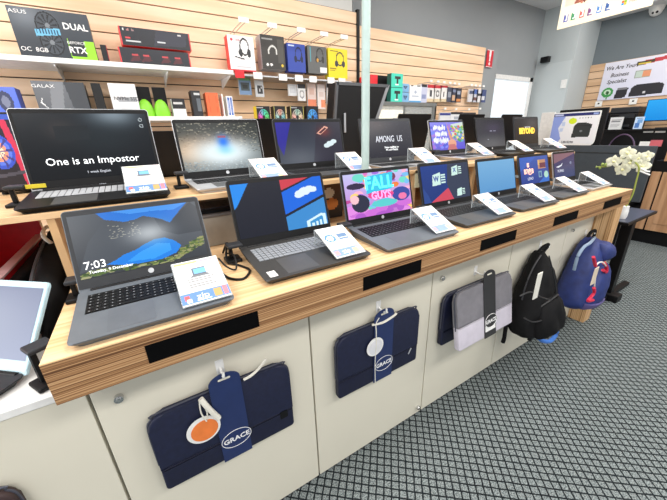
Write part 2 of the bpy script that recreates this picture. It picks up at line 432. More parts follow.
def a_office(glare=False):
    a=Art((24,27,40),(36,38,48))
    a.poly([(0,1),(.18,1),(.04,.62),(0,.55)],(40,140,235))
    a.poly([(.515,1),(.85,1),(.515,.80)],(205,64,78))
    a.poly([(.515,.76),(.98,1.05),(1,1),(1,.62),(.515,.32)],(24,104,222))
    a.poly([(.515,.27),(1,.56),(1,.0),(.515,.0)],(58,138,206))
    for x,y,r in ((.72,.69,.06),(.78,.73,.07),(.84,.76,.06),(.88,.75,.05),(.70,.66,.045)): a.ell(x,y,r,r*1.15,(225,240,246))
    a.poly([(.74,.12),(.93,.24),(.99,.22),(.99,-.1),(.74,-.1)],(214,242,252))
    a.poly([(.78,.10),(.93,.19),(.95,.17),(.95,-.1),(.78,-.1)],(58,148,210))
    for k in range(3): a.rect(.80+.05*k,.0,.83+.05*k,.07+.02*k,(214,242,252))
    return a
def a_party():
    a=Art((196,120,208),(196,196,240)); rn=random.Random(11)
    pal=[(226,120,200),(250,180,210),(120,190,240),(160,110,220),(240,160,120),(110,220,200),(250,215,120),(190,70,150)]
    for _ in range(70): a.ell(rn.random(),rn.uniform(.05,1),rn.uniform(.03,.09),rn.uniform(.03,.09),rn.choice(pal))
    for _ in range(26): a.ell(rn.random(),rn.uniform(-.02,.22),rn.uniform(.06,.13),rn.uniform(.05,.1),rn.choice([(206,110,214),(226,140,226),(176,90,200)]))
    a.ell(.16,.72,.13,.07,(52,40,70)); a.ell(.2,.32,.13,.2,(40,44,66)); a.ell(.12,.42,.06,.1,(244,196,204))
    a.ell(.84,.42,.15,.17,(56,74,160)); a.ell(.86,.36,.07,.08,(240,120,170)); a.ell(.76,.66,.06,.06,(240,130,60)); a.ell(.7,.86,.08,.1,(120,60,90))
    a.poly([(.30,.52),(.34,.92),(.74,.97),(.70,.58)],(60,196,232)); a.ell(.52,.46,.2,.09,(232,70,140)); a.ell(.56,.26,.2,.09,(90,206,206))
    return a
def a_tiles():
    a=Art((28,52,118),(30,60,134))
    a.poly([(.55,1),(1,1),(1,0),(.62,0),(.50,.45)],(54,62,84))
    a.poly([(.14,.0),(.52,.34),(.62,.0)],(206,72,92))
    a.poly([(.0,.45),(.0,0),(.14,0),(.1,.2)],(40,70,140))
    for x,y,s in ((.20,.44,1),(.62,.66,.8),(.70,.06,.66)):
        a.poly([(x,y),(x+.02*s,y+.30*s),(x+.18*s,y+.36*s),(x+.17*s,y+.02*s)],(206,236,228))
        for k in range(4): a.rect(x+.19*s,y+.05*s+.07*s*k,x+.28*s,y+.09*s+.07*s*k,(206,236,228))
    return a
def a_plainblue(): return Art((92,150,202),(118,172,214)).rect(0,0,1,.025,(40,70,110))
def a_bluetext():
    a=Art((40,64,140),(62,92,172)); a.poly([(0,1),(.6,1),(0,.5)],(60,98,186)); a.poly([(.6,0),(1,.35),(1,0)],(50,110,200))
    a.rect(.62,.52,.90,.86,(190,140,110)); a.rect(.68,.55,.9,.74,(110,56,72)); a.rect(.62,.66,.68,.86,(220,180,110))
    a.ell(.90,.28,.08,.13,(170,214,196)); a.rect(.62,.2,.74,.44,(120,160,180)); a.rect(.65,.24,.71,.38,(60,92,150))
    return a
def a_dusk():
    a=Art((40,56,108),(84,62,96)); a.poly([(0,1),(1,1),(1,.95),(0,.62)],(126,92,106)); a.poly([(0,.62),(1,.95),(1,.6),(0,.4)],(52,50,98))
    a.poly([(.08,.48),(.32,.54),(.4,.62),(.36,.5),(.2,.44)],(230,235,240)); a.ell(.8,.58,.05,.06,(120,130,160))
    return a
def a_lobby():
    a=Art((10,14,18),(22,28,34)); a.glow(.72,.98,.2,.2,(150,165,176),.9); a.glow(.3,.75,.12,.16,(64,56,54),.8); a.rect(.25,.6,.5,.82,(30,34,38)); a.glow(.62,.6,.3,.3,(40,50,54),.6)
    a.ell(.945,.90,.018,.03,(170,180,185),.6); a.ell(.945,.80,.018,.03,(170,180,185),.6)
    return a
def a_flash():
    a=Art((124,132,134),(44,48,44)); rn=random.Random(5)
    for _ in range(420):
        x=rn.random();y=rn.uniform(.35,1); a.ell(x,y,rn.uniform(.006,.02),rn.uniform(.006,.016),rn.choice([(50,54,50),(88,92,84),(110,108,96),(140,136,120),(40,42,40)]))
    a.glow(.12,.42,.22,.26,(232,186,140),.9); a.glow(.45,.55,.3,.2,(180,150,130),.6)
    for _ in range(260): a.ell(rn.random(),rn.uniform(0,.2),.01,.008,rn.choice([(120,140,150),(160,170,170),(100,110,116)]))
    a.glow(.5,.36,.40,.26,(232,246,250),.95); a.glow(.5,.38,.28,.22,(240,252,255),1); a.glow(.52,.60,.07,.13,(40,120,240),1); a.glow(.53,.42,.10,.10,(120,214,255),.6); a.rect(.46,.68,.56,.73,(160,90,110))
    return a
def a_office2():
    a=Art((66,72,84),(44,48,62)); a.poly([(0,1),(.22,1),(.06,.2),(0,.5)],(44,40,150))
    a.poly([(.5,0),(.62,1),(1,1),(1,0)],(46,44,58)); a.glow(.72,.76,.1,.12,(130,50,50),.8); a.poly([(.6,.72),(.74,.9),(.8,.86),(.66,.68)],(232,170,150)); a.poly([(.63,.73),(.74,.86),(.77,.84),(.67,.71)],(80,40,50))
    for x,y,r in ((.74,.40,.05),(.80,.45,.06),(.86,.50,.05)): a.ell(x,y,r,r*1.1,(220,236,240))
    a.glow(.3,.1,.3,.3,(120,124,130),.5); return a
def a_space(): 
    a=Art((32,32,44),(48,48,58)); rn=random.Random(2)
    for _ in range(30): a.ell(rn.random(),rn.random(),.006,.008,(80,80,92))
    a.glow(.3,.9,.2,.2,(84,70,70),.5); return a
def a_fantasy():
    a=Art((92,84,206),(120,120,226)); rn=random.Random(9)
    a.poly([(.6,.5),(1,.5),(1,1),(.62,.92)],(200,214,206))
    for _ in range(60): a.ell(rn.uniform(.62,1),rn.uniform(.3,.85),.04,.05,rn.choice([(70,150,90),(120,180,80),(210,90,90),(240,220,120),(90,170,200),(150,110,200)]))
    for _ in range(50): a.ell(rn.uniform(0,.6),rn.uniform(.1,.9),.05,.05,rn.choice([(70,80,210),(120,130,236),(150,100,210),(90,110,230)]))
    for y0,x0,x1,h in ((.80,.10,.46,.10),(.58,.14,.48,.09),(.34,.08,.50,.12)):
        x=x0
        while x<x1:
            a.ell(x,y0+rn.uniform(-.02,.03),rn.uniform(.016,.026),h*rn.uniform(.6,1),(234,238,248)); x+=rn.uniform(.035,.055)
    a.poly([(.48,1),(.58,.6),(.66,.3),(.54,.4)],(206,140,110)); a.ell(.6,.22,.13,.16,(226,160,130)); a.poly([(.44,.0),(.74,.0),(.68,.2),(.5,.2)],(196,110,110))
    return a
def a_night():
    a=Art((70,70,74),(36,34,42)); a.glow(.5,.1,.5,.3,(110,110,112),.7); a.glow(.6,.7,.3,.2,(70,60,84),.7); a.rect(.46,.56,.54,.60,(150,150,170)); a.rect(.58,.56,.68,.60,(130,130,150)); a.rect(.36,.26,.4,.28,(170,170,180)); return a
def a_gold():
    a=Art((40,36,32),(58,54,54)); a.glow(.75,.8,.3,.3,(96,92,92),.7); a.rect(.2,.40,.84,.62,(40,34,26)); return a
GOLD=mat('lit_gold_letters',(228,180,60),.5,emit=.8)
PINK=mat('lit_peach_letters',(226,170,150),.5,emit=.8)
CYAN=mat('lit_cyan_letters',(70,220,240),.5,emit=.9)
HOT=mat('lit_pink_letters',(250,130,190),.5,emit=.9)
PALE=mat('lit_pale_letters',(176,180,190),.5,emit=.7)
BLUEINK=mat('lit_navy_letters',(28,48,112),.5,emit=.8)
LT=dict(
L1=(-0.2029,0.7349,0.3443,0.2416,0.2233,0.3,4.27,25.2),
L2=(0.2410,0.7816,0.3818,0.2745,0.2432,-0.56,3.85,16.28),
L3=(0.6879,0.7720,0.3795,0.2658,0.2362,-1.6,4.0,14.5),
L4=(1.1611,0.7974,0.3728,0.2587,0.2340,-1.1,4.0,15.3),
L5=(1.6178,0.8080,0.3653,0.2550,0.2328,-1.6,2.06,14.6),
L6=(2.0667,0.8265,0.3593,0.2443,0.2271,-.86,2.34,16.1),
L7=(2.5000,0.8414,0.32,0.2346,0.2252,-.63,2.12,14.5),
U1=(-0.3236,1.1835,0.3986,0.2456,0.2684,0.34,4.7,10.5),
U2=(0.1604,1.1934,0.3651,0.2505,0.2470,2.0,1.94,11.9),
U3=(0.5815,1.2203,0.3849,0.2454,0.2466,-1.46,1.96,11.85),
U4=(1.0725,1.1913,0.3798,0.2435,0.2518,-1.8,1.46,14.95),
U5=(1.7664,1.3085,0.3686,0.2493,0.2447,-.68,2.19,16.3),
U6=(2.2238,1.2775,0.3692,0.2486,0.2562,-1.0,2.49,15.1),
U7=(2.7024,1.2707,0.3527,0.2487,0.2568,-2.4,2.69,12.7))
KG=mat('light_grey_keys',(132,136,142),.5); KS=mat('painted_key_backlight',(172,174,178),.5)  # KS puts the key backlight into a pale key colour
laptop('graphite laptop showing a mountain lake lock screen, nearest the left end',LT['L1'],ZT,a_lake(),M_grey,M_dark,M_black,
  texts=[('7:03',.115,.19,.030,GL),('Tuesday, 9 December',.22,.085,.0115,GL)])
laptop('black laptop with grey keys showing a white cloud on blue tiles',LT['L2'],ZT,a_office(),mat('dark_bronze_laptop',(58,57,56),.4,.2),M_black,KG,logo=False,stickers=True)
laptop('graphite laptop showing a pink and purple party game title',LT['L3'],ZT,a_party(),M_grey,M_black,M_black,
  texts=[('FALL',.51,.74,.075,dict(m=CYAN,bold=.002)),('GUYS',.52,.45,.044,dict(m=HOT,bold=.0015))])
laptop('dark laptop showing navy tiles with white W and X icons',LT['L4'],ZT,a_tiles(),M_dgrey,M_black,M_black,
  texts=[('W',.285,.62,.036,dict(m=BLUEINK,bold=.0015)),('X',.69,.81,.03,dict(m=BLUEINK,bold=.001))])
laptop('dark laptop with a plain pale blue screen in the front row',LT['L5'],ZT,a_plainblue(),M_dgrey,M_black,M_black)
laptop('dark laptop showing peach lettering on royal blue in the front row',LT['L6'],ZT,a_bluetext(),M_dgrey,M_black,M_black,logo=False,
  texts=[('IS',.27,.70,.036,dict(m=PINK,bold=.002)),('B7@B',.28,.47,.042,dict(m=PINK,bold=.002)),('LENO',.32,.2,.026,dict(m=PALE))])
laptop('small laptop showing a dusk sky picture, last in the front row',LT['L7'],ZT,a_dusk(),M_silver,M_black,M_black,logo=False,lid=M_silver,texts=[('FLYING',.3,.3,.026,dict(m=PALE))])
laptop('black gaming laptop reading One is an Impostor, leftmost on the raised shelf',LT['U1'],ZU,a_lobby(),M_black,M_black,KS,logo=False,lid=M_silver,
  texts=[('One is an Impostor',.49,.27,.035,dict(m=M_glowtext)),('1 week English',.50,.09,.012,dict(m=PALE)),('acer',.5,-.12,.012,dict(m=PALE))])
laptop('silver laptop showing a bright blue flash over sand and rock',LT['U2'],ZU,a_flash(),M_silver,M_black,M_black,lid=M_silver)
laptop('dark laptop showing grey tiles and a small white cloud on the raised shelf',LT['U3'],ZU,a_office2(),M_dgrey,M_black,M_black)
laptop('dark laptop reading Among Us beside the pale pole',LT['U4'],ZU,a_space(),M_silver,M_dark,M_black,lid=M_dark,
  texts=[('AMONG  US',.53,.50,.050,dict(m=PALE,sx=.72,ext=.0001)),('Now available on',.56,.27,.015,GL),('PC and Mobile',.56,.20,.015,GL)])
laptop('silver edged laptop showing a violet fantasy storybook picture',LT['U5'],ZU,a_fantasy(),M_silver,M_black,M_black,lid=M_silver,
  texts=[])
laptop('black laptop showing a dim dark violet night scene',LT['U6'],ZU,a_night(),M_black,M_black,M_black)
laptop('dark laptop with a chunky gold title on its screen, rightmost on the raised shelf',LT['U7'],ZU,a_gold(),M_dark,M_dark,M_black,logo=False,
  texts=[('BEYOND',.52,.51,.062,dict(m=GOLD,bold=.004,sx=.9)),('INTO THE',.55,.66,.018,dict(m=PALE))])
# laptops of the other side of the double sided display, seen from behind
for px,py,ls,lb in ((164,150,.215,'back of a black laptop lid between the gaming laptop and the silver one'),(268,140,.27,'back of a black laptop lid between the silver and the cloud laptops'),
              (411,138,.30,'back of a black laptop lid right of the Among Us laptop'),(467,135,.30,'back of a black laptop lid behind the violet picture laptop'),(507,130,.30,'back of a black laptop lid left of the gold title laptop')):
    _w=.34; laptop(lb,(at(px,py,'y',1.85).x+_w/2,2.12,_w,.24,ls,180,1,12),ZU,None,M_black,M_black,M_black,group='laptops facing the far side',logo=False,numpad=False)
# ================================================================== PRICE SIGNS
def a_sign(k):
    a=Art((228,228,226)); acc=[(214,206,120),(232,150,160)][k%2]
    a.rect(.03,.92,.52,.985,(206,200,120)); a.rect(.52,.92,.97,.985,(238,158,170))
    a.rect(.33,.86,.66,.885,(140,140,140))
    a.rect(.36,.62,.68,.80,(88,94,104)); a.rect(.39,.65,.65,.78,(110,170,222)); a.poly([(.30,.585),(.74,.585),(.69,.62),(.35,.62)],(110,114,120))
    for i,y in enumerate((.53,.485,.44,.395,.35)): a.rect(.22+.02*(i%3),y,.80-.03*(i%2),y+.018,(120,120,124))
    a.rect(0,.02,1,.26,(92,130,190)); a.rect(.06,.10,.17,.21,(226,90,90)); a.rect(.10,.06,.2,.13,(240,240,240)); a.rect(.68,.05,.84,.22,(176,150,92)); a.rect(.86,.05,.97,.24,(232,120,130)); a.rect(.3,.05,.6,.08,(200,214,232))
    return a
def a_sign2(k):
    a=Art((228,227,222)); a.rect(.03,.93,.97,.985,(236,206,200)); a.rect(.10,.82,.70,.845,(200,190,190))
    a.ell(.26,.62,.18,.13,(70,130,186),inner=.66); a.rect(.54,.52,.88,.73,(90,120,156)); a.rect(.57,.58,.85,.61,(210,218,226))
    for i,y in enumerate((.46,.41,.36,.31)): a.rect(.24+.03*(i%2),y,.78,y+.02,(150,144,142))
    a.rect(.02,.03,.98,.24,(124,150,192)); a.rect(.08,.08,.2,.19,(230,150,150)); a.rect(.66,.06,.82,.2,(206,196,150)); a.rect(.84,.06,.96,.22,(232,170,170))
    return a
def sign(label,x,y,z,ang=21,k=0,W=.12,L=.165,yaw=0,back=.012,zip_=False,group='tilted price signs on the laptops'):
    t=thing('price_sign',label,'price sign',(x+W/2,y,z),R(yaw),group)
    a=R(ang); M=Matrix(((1,0,0,0),(0,math.cos(a),-math.sin(a),0),(0,math.sin(a),math.cos(a),0),(0,0,0,1)))@T((-W/2,0,.0022))
    h=L*math.sin(a); yy=L*math.cos(a)
    bm=B(bmesh.new(),0,0,-.002,W,L,0,.0006); bm.transform(M)
    obj('holder',bm,M_clear,t)
    bm=B(bmesh.new(),-W/2,yy-.0005,-back,W/2,yy+.0012,h+.001)
    obj('leg',bm,M_clear,t)
    bm=bmesh.new()
    for q in (-W/2,W/2-.0014): B(bm,q,yy-.001,-back,q+.0014,yy+.0016,h)
    obj('leg_edges',bm,mat('acrylic_edge',(206,212,214),.2),t)
    c=pic('card',(a_sign2 if k else a_sign)(0),W-.004,L-.004,M@T((.002,.002,.0006)),t,PRINT,nx=30,ny=40)
    if zip_: text('zip',.027,M@T((W*.44,L*.145,.001)),c,M_text,bold=.0002)
    return t
NM={'L1':'lake screen laptop','L2':'blue tile laptop with grey keys','L3':'party game laptop','L4':'W and X tile laptop','L5':'plain pale blue screen laptop','L6':'peach lettering laptop','L7':'last small laptop in the front row',
'U1':'gaming laptop reading One is an Impostor','U2':'silver laptop with the blue flash','U3':'grey tile laptop beside the pale pole','U4':'Among Us laptop','U5':'violet fantasy picture laptop','U6':'dim night scene laptop','U7':'gold title laptop'}
for k,dx in (('L1',.222),('L2',.247),('L3',.262),('L4',.245),('L5',.235),('L6',.225),('L7',.185),('U1',.272),('U2',.245),('U3',.27),('U4',.25),('U5',.235),('U6',.225),('U7',.24)):
    p=LT[k]; up=k[0]=='U'
    z=(ZU if up else ZT)+.0205
    if k=='U1': z+=.004
    sign('white price sign standing at the right of the '+NM[k],p[0]+dx,p[1]+.012 if not up else p[1]+.01,z+.002,27 if up else (22 if k in('L1','L2') else 26),0 if k in('L1','U1') else 1,zip_=k in('L1','U1','L2'),yaw=p[5])
# ================================================================== SECURITY CLAMPS
def clamp(label,x,y,z,top,yaw=0,tagm=None):
    t=thing('security_clamp',label,'security clamp',(x,y,z),R(yaw),'black anti theft clamps beside the laptops')
    obj('foot',B(bmesh.new(),-.028,-.03,0,.024,.03,.012,.004),M_black,t)
    bm=B(bmesh.new(),-.012,-.006,.012,.0,.012,top,.002); obj('arm',bm,M_black,t)
    bm=B(bmesh.new(),-.018,-.028,top,.032,.018,top+.012,.004)
    obj('grip',bm,M_dark,t)
    if tagm: obj('tag',B(bmesh.new(),.034,-.022,top-.001,.085,-.019,top+.012,.001),tagm,t)
    return t
for k,ex in (('L1',''),('L2',''),('L3',''),('L4',''),('L5','')):
    p=LT[k]; clamp('black security clamp at the left hinge of the '+NM[k],p[0]-.012 if k=='L1' else p[0]-.024,p[1]+p[3]+(.045 if k=='L1' else -.01),ZT,.052)
clamp('grey security clamp with a yellow tag at the left of the gaming laptop',LT['U1'][0]-.03,LT['U1'][1]+LT['U1'][3]-.055,ZU,.055,0,mat('yellow_tag',(206,186,40),.5))
for k in ('U2','U3','U4','U5'):
    p=LT[k]; clamp('black security clamp at the left hinge of the '+NM[k],p[0]-.028,p[1]+p[3]-.04,ZU,.055)
bm=tube(bmesh.new(),[(.15,.97,1.0),(.165,.90,.997),(.20,.87,.997),(.235,.92,.997),(.22,.98,.997),(.19,1.03,1.005),(.21,1.08,1.05),(.2,1.13,1.0)],.004)
tube(bm,[(.16,1.0,1.03),(.175,.96,1.01),(.20,.95,1.0),(.21,1.0,1.03),(.2,1.06,1.02)],.003)
tag(obj('security_cable',bm,M_black,None,False,True),'black security cables tangled between the lake and blue tile laptops','cable')
# ================================================================== SLEEVES
def ringpts(cx,cy,rx,ry,n=40): return [(cx+rx*math.cos(2*math.pi*k/n),cy+ry*math.sin(2*math.pi*k/n)) for k in range(n)]
def sleeve(label,x0,x1,z0,z1,yf,th,main,low,band,lean=0,bx=None,bw=.1,words=True,group='laptop sleeves hung on the cabinet doors',tabh=.055,lowh=.3,ang=0):
    w=x1-x0;h=z1-z0
    t=thing('laptop_sleeve',label,'laptop sleeve',((x0+x1)/2,yf,z0),0,group)
    # local picture frame: x right, y up, z toward the viewer; may lean forward at the foot
    l=R(lean)
    Ml=Matrix(((1,0,0,0),(0,math.sin(l),-math.cos(l),0),(0,math.cos(l),math.sin(l),0),(0,0,0,1)))@Matrix.Rotation(R(ang),4,'Z')
    out=rrect(-w/2,h*lowh,w/2,h,.045,8,rb=.002)
    obj('upper_panel',prism(bmesh.new(),out,Ml,th,.006),main,t,False,True)
    obj('lower_panel',prism(bmesh.new(),rrect(-w/2,0,w/2,h*lowh+.001,.002,4,rb=.012),Ml@T((0,0,.001)),th+.002,.006),low,t,False,True)
    bm=bmesh.new(); pts=[(-w/2,h*.32,-th*.45)]+[(x,y,-th*.45) for x,y in rrect(-w/2,0,w/2,h,.045,4)[5:10][::-1]][::-1][:0]
    arc=[(-w/2-.001,h*.35),(-w/2-.001,h-.045),(-w/2+.013,h-.013),(-w/2+.045,h+.001),(w/2-.045,h+.001),(w/2-.013,h-.013),(w/2+.001,h-.045),(w/2+.001,h*.5)]
    tube(bm,[(x,y,-th*.5) for x,y in arc],.003,6,4); bm.transform(Ml)
    obj('zipper',bm,mat('zip_tape',(70,72,84),.5),t,False,True)
    if bx is not None:
        bm=bmesh.new()
        P=[(bx-bw/2,-.003),(bx+bw/2,-.003),(bx+bw/2,h+tabh-.03)]+[(bx+bw/2*math.cos(R(a)),h+tabh-.03+.03*math.sin(R(a))) for a in range(15,180,15)]+[(bx-bw/2,h+tabh-.03)]
        prism(bm,P,Ml@T((0,0,.004)),.002)
        for v in list(bm.verts): pass
        bd=obj('card_band',bm,band,t)
        # hang hole
        bm=prism(bmesh.new(),rrect(bx-.018,h+tabh-.024,bx+.018,h+tabh-.017,.003),Ml@T((0,0,.0046)),.0004); obj('hang_slot',bm,M_cream,bd)
        if words:
            ry=.034; rx=.047 if bw>.08 else .038; cy=h*.28
            bm=bmesh.new(); tube(bm,[(x,y,.006) for x,y in ringpts(bx+.004,cy,rx,ry,28)]+[(bx+.004+rx,cy,.006)],.0010,5,1); bm.transform(Ml); 
            obj('oval',bm,M_text,bd)
            bm=prism(bmesh.new(),ringpts(bx+.004,cy,rx,ry,28),Ml@T((0,0,.0052)),.0012); obj('oval_card',bm,band,bd)
            text('GRACE',.026 if bw>.08 else .021,Ml@T((bx+.004,cy-.002,.0056)),bd,M_text,bold=.0006,sx=1.0)
    return t,Ml,w,h
t,Ml,w,h=sleeve('large navy laptop sleeve with an orange round tag on the nearest cabinet door',-.129,.292,.408,.692,.80,.026,M_navy,M_navy2,M_navy,0,0,0.0) if False else sleeve('large navy laptop sleeve with an orange round tag on the nearest cabinet door',-.130,.290,.408,.690,.80,.026,M_navy,M_navy2,M_band,0,.004,.092,tabh=.06)
def hangtag(t,Ml,cx,cy,r,colm,rim,strpts):
    bm=cyl(bmesh.new(),(cx,cy,.008),(cx,cy,.0095),r,n=32); bm.transform(Ml); o=obj('round_tag',bm,rim,t)
    bm=cyl(bmesh.new(),(cx+.002,cy-.003,.0095),(cx+.002,cy-.003,.0102),r*.80,n=32); bm.transform(Ml); obj('tag_print',bm,colm,o)
    bm=tube(bmesh.new(),strpts,.0022,6); bm.transform(Ml); obj('tag_string',bm,M_cord,t,False,True)
    return o
hangtag(t,Ml,-.078,h*.62,.048,mat('orange_print',(240,130,62),.5),M_white,[(-.066,h*.72,.011),(-.075,h*.86,.011),(-.070,h+.002,.004),(-.060,h*.86,.011),(-.062,h*.74,.011)])
bm=tube(bmesh.new(),[(-.068,h+.004,.004),(-.055,h*.9,.014),(-.032,h*.70,.015)],.008,8); bm.transform(Ml); obj('ribbon',bm,M_cord,t,False,True)
bm=tube(bmesh.new(),[(.060,h+.004,.0),(.085,h+.012,.004),(.115,h+.03,.004),(.135,h+.052,.004)],.0045,6); bm.transform(Ml); obj('zip_pull',bm,M_cord,t,False,True)
bm=prism(bmesh.new(),rrect(.160,h*.20,.188,h*.31,.004),Ml@T((0,0,.003)),.002); obj('rubber_badge',bm,M_black,t)
t,Ml,w,h=sleeve('navy laptop sleeve with a white round tag on the second cabinet door',.483,.908,.412,.694,.80,.026,M_navy,M_navy2,M_band,0,.008,.10,tabh=.06)
hangtag(t,Ml,-.04,h*.66,.042,mat('tag_print_pale',(222,222,226),.5),M_white,[(-.02,h+.03,.005),(-.035,h+.008,.005),(-.038,h*.9,.011),(-.036,h*.7,.011)])
bm=tube(bmesh.new(),[(-.036,h*.68,.0105),(-.04,h*.4,.010),(-.038,h*.1,.010),(-.036,0,.009)],.0018,6); bm.transform(Ml); obj('cord_end',bm,M_cord,t,False,True)
bm=tube(bmesh.new(),[(-.05,h+.006,.0),(0,h+.002,.006),(.06,h+.012,.004),(.07,h+.02,.004)],.005,6); bm.transform(Ml); obj('zip_pull',bm,M_cord,t,False,True)
bm=tube(bmesh.new(),[(.155,h*.21,.004),(.165,h*.27,.004),(.17,h*.30,.004)],.003,6); bm.transform(Ml); obj('silver_badge',bm,M_metal,t,False,True)
sleeve('navy laptop sleeve mostly hidden behind the grey and lilac one',1.075,1.495,.41,.685,.800,.026,M_navy,M_navy2,M_band,0,None)
t,Ml,w,h=sleeve('grey and lilac laptop sleeve with a black band on the third cabinet door',1.085,1.515,.435,.722,.705,.028,M_mgrey,M_lilac,M_bband,10,.02,.092,tabh=.055,lowh=.40)
t2=t
bm=prism(bmesh.new(),rrect(.02-.04,.03,.02+.04,.062,.002),Ml@T((0,0,.0048)),.0004); obj('bar_label',bm,M_white,t2)
_q=at(9.5,489,'y',.80)
t,Ml,w,h=sleeve('dark brown sleeve hanging low on the cream panel at the far left',_q.x-.42,_q.x,_q.z-.29,_q.z,.80,.03,mat('dark_brown_nylon',(58,42,42),.6,vary=.1),mat('dark_brown_nylon_low',(50,36,36),.6,vary=.1),M_bband,0,None)
# ================================================================== BACKPACKS
def loft(rings,n=28,pw=2.6,cap=True):
    bm=bmesh.new(); rr=[]
    for z,cx,cy,rx,ry in rings:
        L=[]
        for k in range(n):
            a=2*math.pi*k/n; c=math.cos(a);s=math.sin(a)
            L.append(bm.verts.new((cx+rx*math.copysign(abs(c)**(2/pw),c),cy+ry*math.copysign(abs(s)**(2/pw),s),z)))
        rr.append(L)
    for a,b in zip(rr,rr[1:]):
        for k in range(n): bm.faces.new((a[k],a[(k+1)%n],b[(k+1)%n],b[k]))
    bm.faces.new(rr[0]); bm.faces.new(rr[-1][::-1])
    return bm
def crumple(bm,amp,seed):
    bmesh.ops.subdivide_edges(bm,edges=bm.edges[:],cuts=1,use_grid_fill=True)
    bmesh.ops.smooth_vert(bm,verts=bm.verts[:],factor=.5,use_axis_x=True,use_axis_y=True,use_axis_z=True)
    from mathutils import noise
    for v in bm.verts:
        q=noise.noise(v.co*14+Vector((seed,0,0)))*amp+noise.noise(v.co*34+Vector((seed,3,0)))*amp*.5
        v.co.y+=q; v.co.x+=q*.6
    return bm
t=thing('backpack','black backpack with a white tag hanging on the fourth cabinet door','backpack',(1.74,.74,.27))
obj('body',crumple(loft([(.745,1.835,.785,.022,.02),(.71,1.82,.77,.055,.045),(.65,1.80,.755,.09,.062),(.56,1.775,.735,.125,.08),(.47,1.755,.722,.148,.092),(.40,1.74,.715,.158,.098),(.345,1.735,.71,.152,.096),(.315,1.735,.715,.13,.075)]),.018,1),M_bag,t,True,True)
obj('front_pocket',crumple(loft([(.54,1.765,.652,.05,.02),(.51,1.76,.640,.085,.035),(.44,1.745,.628,.112,.05),(.375,1.735,.622,.118,.055),(.335,1.73,.63,.105,.045)],20),.014,5),M_bag,t,True,True)
bm=tube(bmesh.new(),[(1.82,.79,.73),(1.86,.785,.762),(1.915,.785,.768),(1.93,.79,.752),(1.89,.785,.738),(1.84,.78,.71)],.009,8)
obj('top_loop',bm,M_bag,t,True,True)
_a=at(526,282,'y',.632);_b=at(545,268,'y',.642)
bm=tube(bmesh.new(),[(1.665,.655,.50),(1.71,.632,.54),(1.77,.628,.555),(1.83,.645,.53)],.004,6); obj('zipper',bm,mat('black_zip',(44,44,46),.35),t,True,True)
_a=at(535.7,285,'y',.612);_b=at(539.8,285,'y',.612);_c=at(537.7,274,'y',.612).z;_d=at(537.7,297,'y',.612).z
obj('paper_tag',box(_a.x,.610,_d,_b.x,.614,_c,.001),mat('tag_card',(226,224,214),.6),t,True)
bm=tube(bmesh.new(),[(1.60,.77,.42),(1.585,.765,.34),(1.59,.765,.27),(1.595,.77,.235)],.012,6); obj('shoulder_strap',bm,M_bag,t,True,True)
_p=[tuple(at(u,v,'y',.66)) for u,v in ((536,335),(542,340.5),(550,341),(556,334),(557.5,325))]
bm=tube(bmesh.new(),_p,.012,8); obj('blue_strap',bm,mat('bright_blue_webbing',(62,120,206),.6),t,True,True)
M_seam=mat('black_seam',(40,40,43),.5)
for _l,_y in (((( 520,296),(531,292),(541,297),(551,300)),.618),((( 541,255),(533,268),(526,285),(522,300)),.64),((( 549,256),(553,272),(556,290),(557,306)),.655),((( 524,318),(534,322),(546,318),(556,308)),.622)): obj('seam',tube(bmesh.new(),[tuple(at(u,v,'y',_y)) for u,v in _l],.0035,6),M_seam,t,True,True)
bm=B(bmesh.new(),1.665,.66,.275,1.69,.68,.33,.004); obj('strap_end',bm,M_black,t,True)
t=thing('backpack','blue backpack with red cord hanging beside the wooden post','backpack',(2.37,.74,.24))
SX=lambda rings,k=.80,dx=0,dz=.0: [(z+dz,cx+dx,cy,rx*k,ry) for z,cx,cy,rx,ry in rings]
obj('body',crumple(loft(SX([(.675,2.47,.775,.03,.03),(.655,2.46,.76,.09,.055),(.60,2.43,.745,.13,.075),(.50,2.39,.735,.15,.088),(.40,2.35,.73,.165,.095),(.32,2.33,.725,.170,.10),(.27,2.325,.728,.16,.092),(.248,2.325,.735,.13,.07)],.80,-.005,.03)),.012,9),M_blue,t,True,True)
obj('front_pocket',crumple(loft(SX([(.53,2.42,.660,.07,.025),(.49,2.41,.650,.095,.04),(.40,2.375,.642,.12,.05),(.33,2.355,.64,.125,.055),(.28,2.345,.65,.115,.045)],.8,.0,.03),20),.008,4),M_blue,t,True,True)
obj('bottom_panel',loft(SX([(.305,2.35,.650,.130,.066),(.275,2.345,.655,.126,.06),(.255,2.34,.67,.11,.046)],.82,0,.03),20),mat('plum_nylon',(92,84,136),.6),t,True,True)
obj('hood',crumple(loft(SX([(.67,2.48,.71,.05,.04),(.64,2.49,.69,.08,.055),(.59,2.485,.68,.085,.055),(.56,2.475,.69,.065,.04)],.85,-.01,.02),20),.006,8),M_blue,t,True,True)
bm=tube(bmesh.new(),[(2.45,.785,.69),(2.50,.79,.725),(2.545,.785,.735),(2.56,.785,.715),(2.54,.78,.69),(2.50,.77,.67)],.010,8); obj('top_loop',bm,M_bag,t,True,True)
_p=[tuple(at(u,v,'y',.69)) for u,v in ((574,270),(578,256),(584,247),(590,243))]
bm=tube(bmesh.new(),_p+[(2.50,.76,.70)],.009,8); obj('piping',bm,M_lblue,t,True,True)
def AP(l,y): return [tuple(at(u,v,'y',y)) for u,v in l]
bm=tube(bmesh.new(),AP(((593.5,257),(594.5,262),(595.5,266)),.60),.009,6); obj('red_cord',bm,mat('red_cord',(206,34,70),.6),t,True,True)
bm=tube(bmesh.new(),AP(((604,263),(606.5,267),(606,272),(603,270)),.62),.010,6); obj('red_cord',bm,mat('red_cord',(206,34,70),.6),t,True,True)
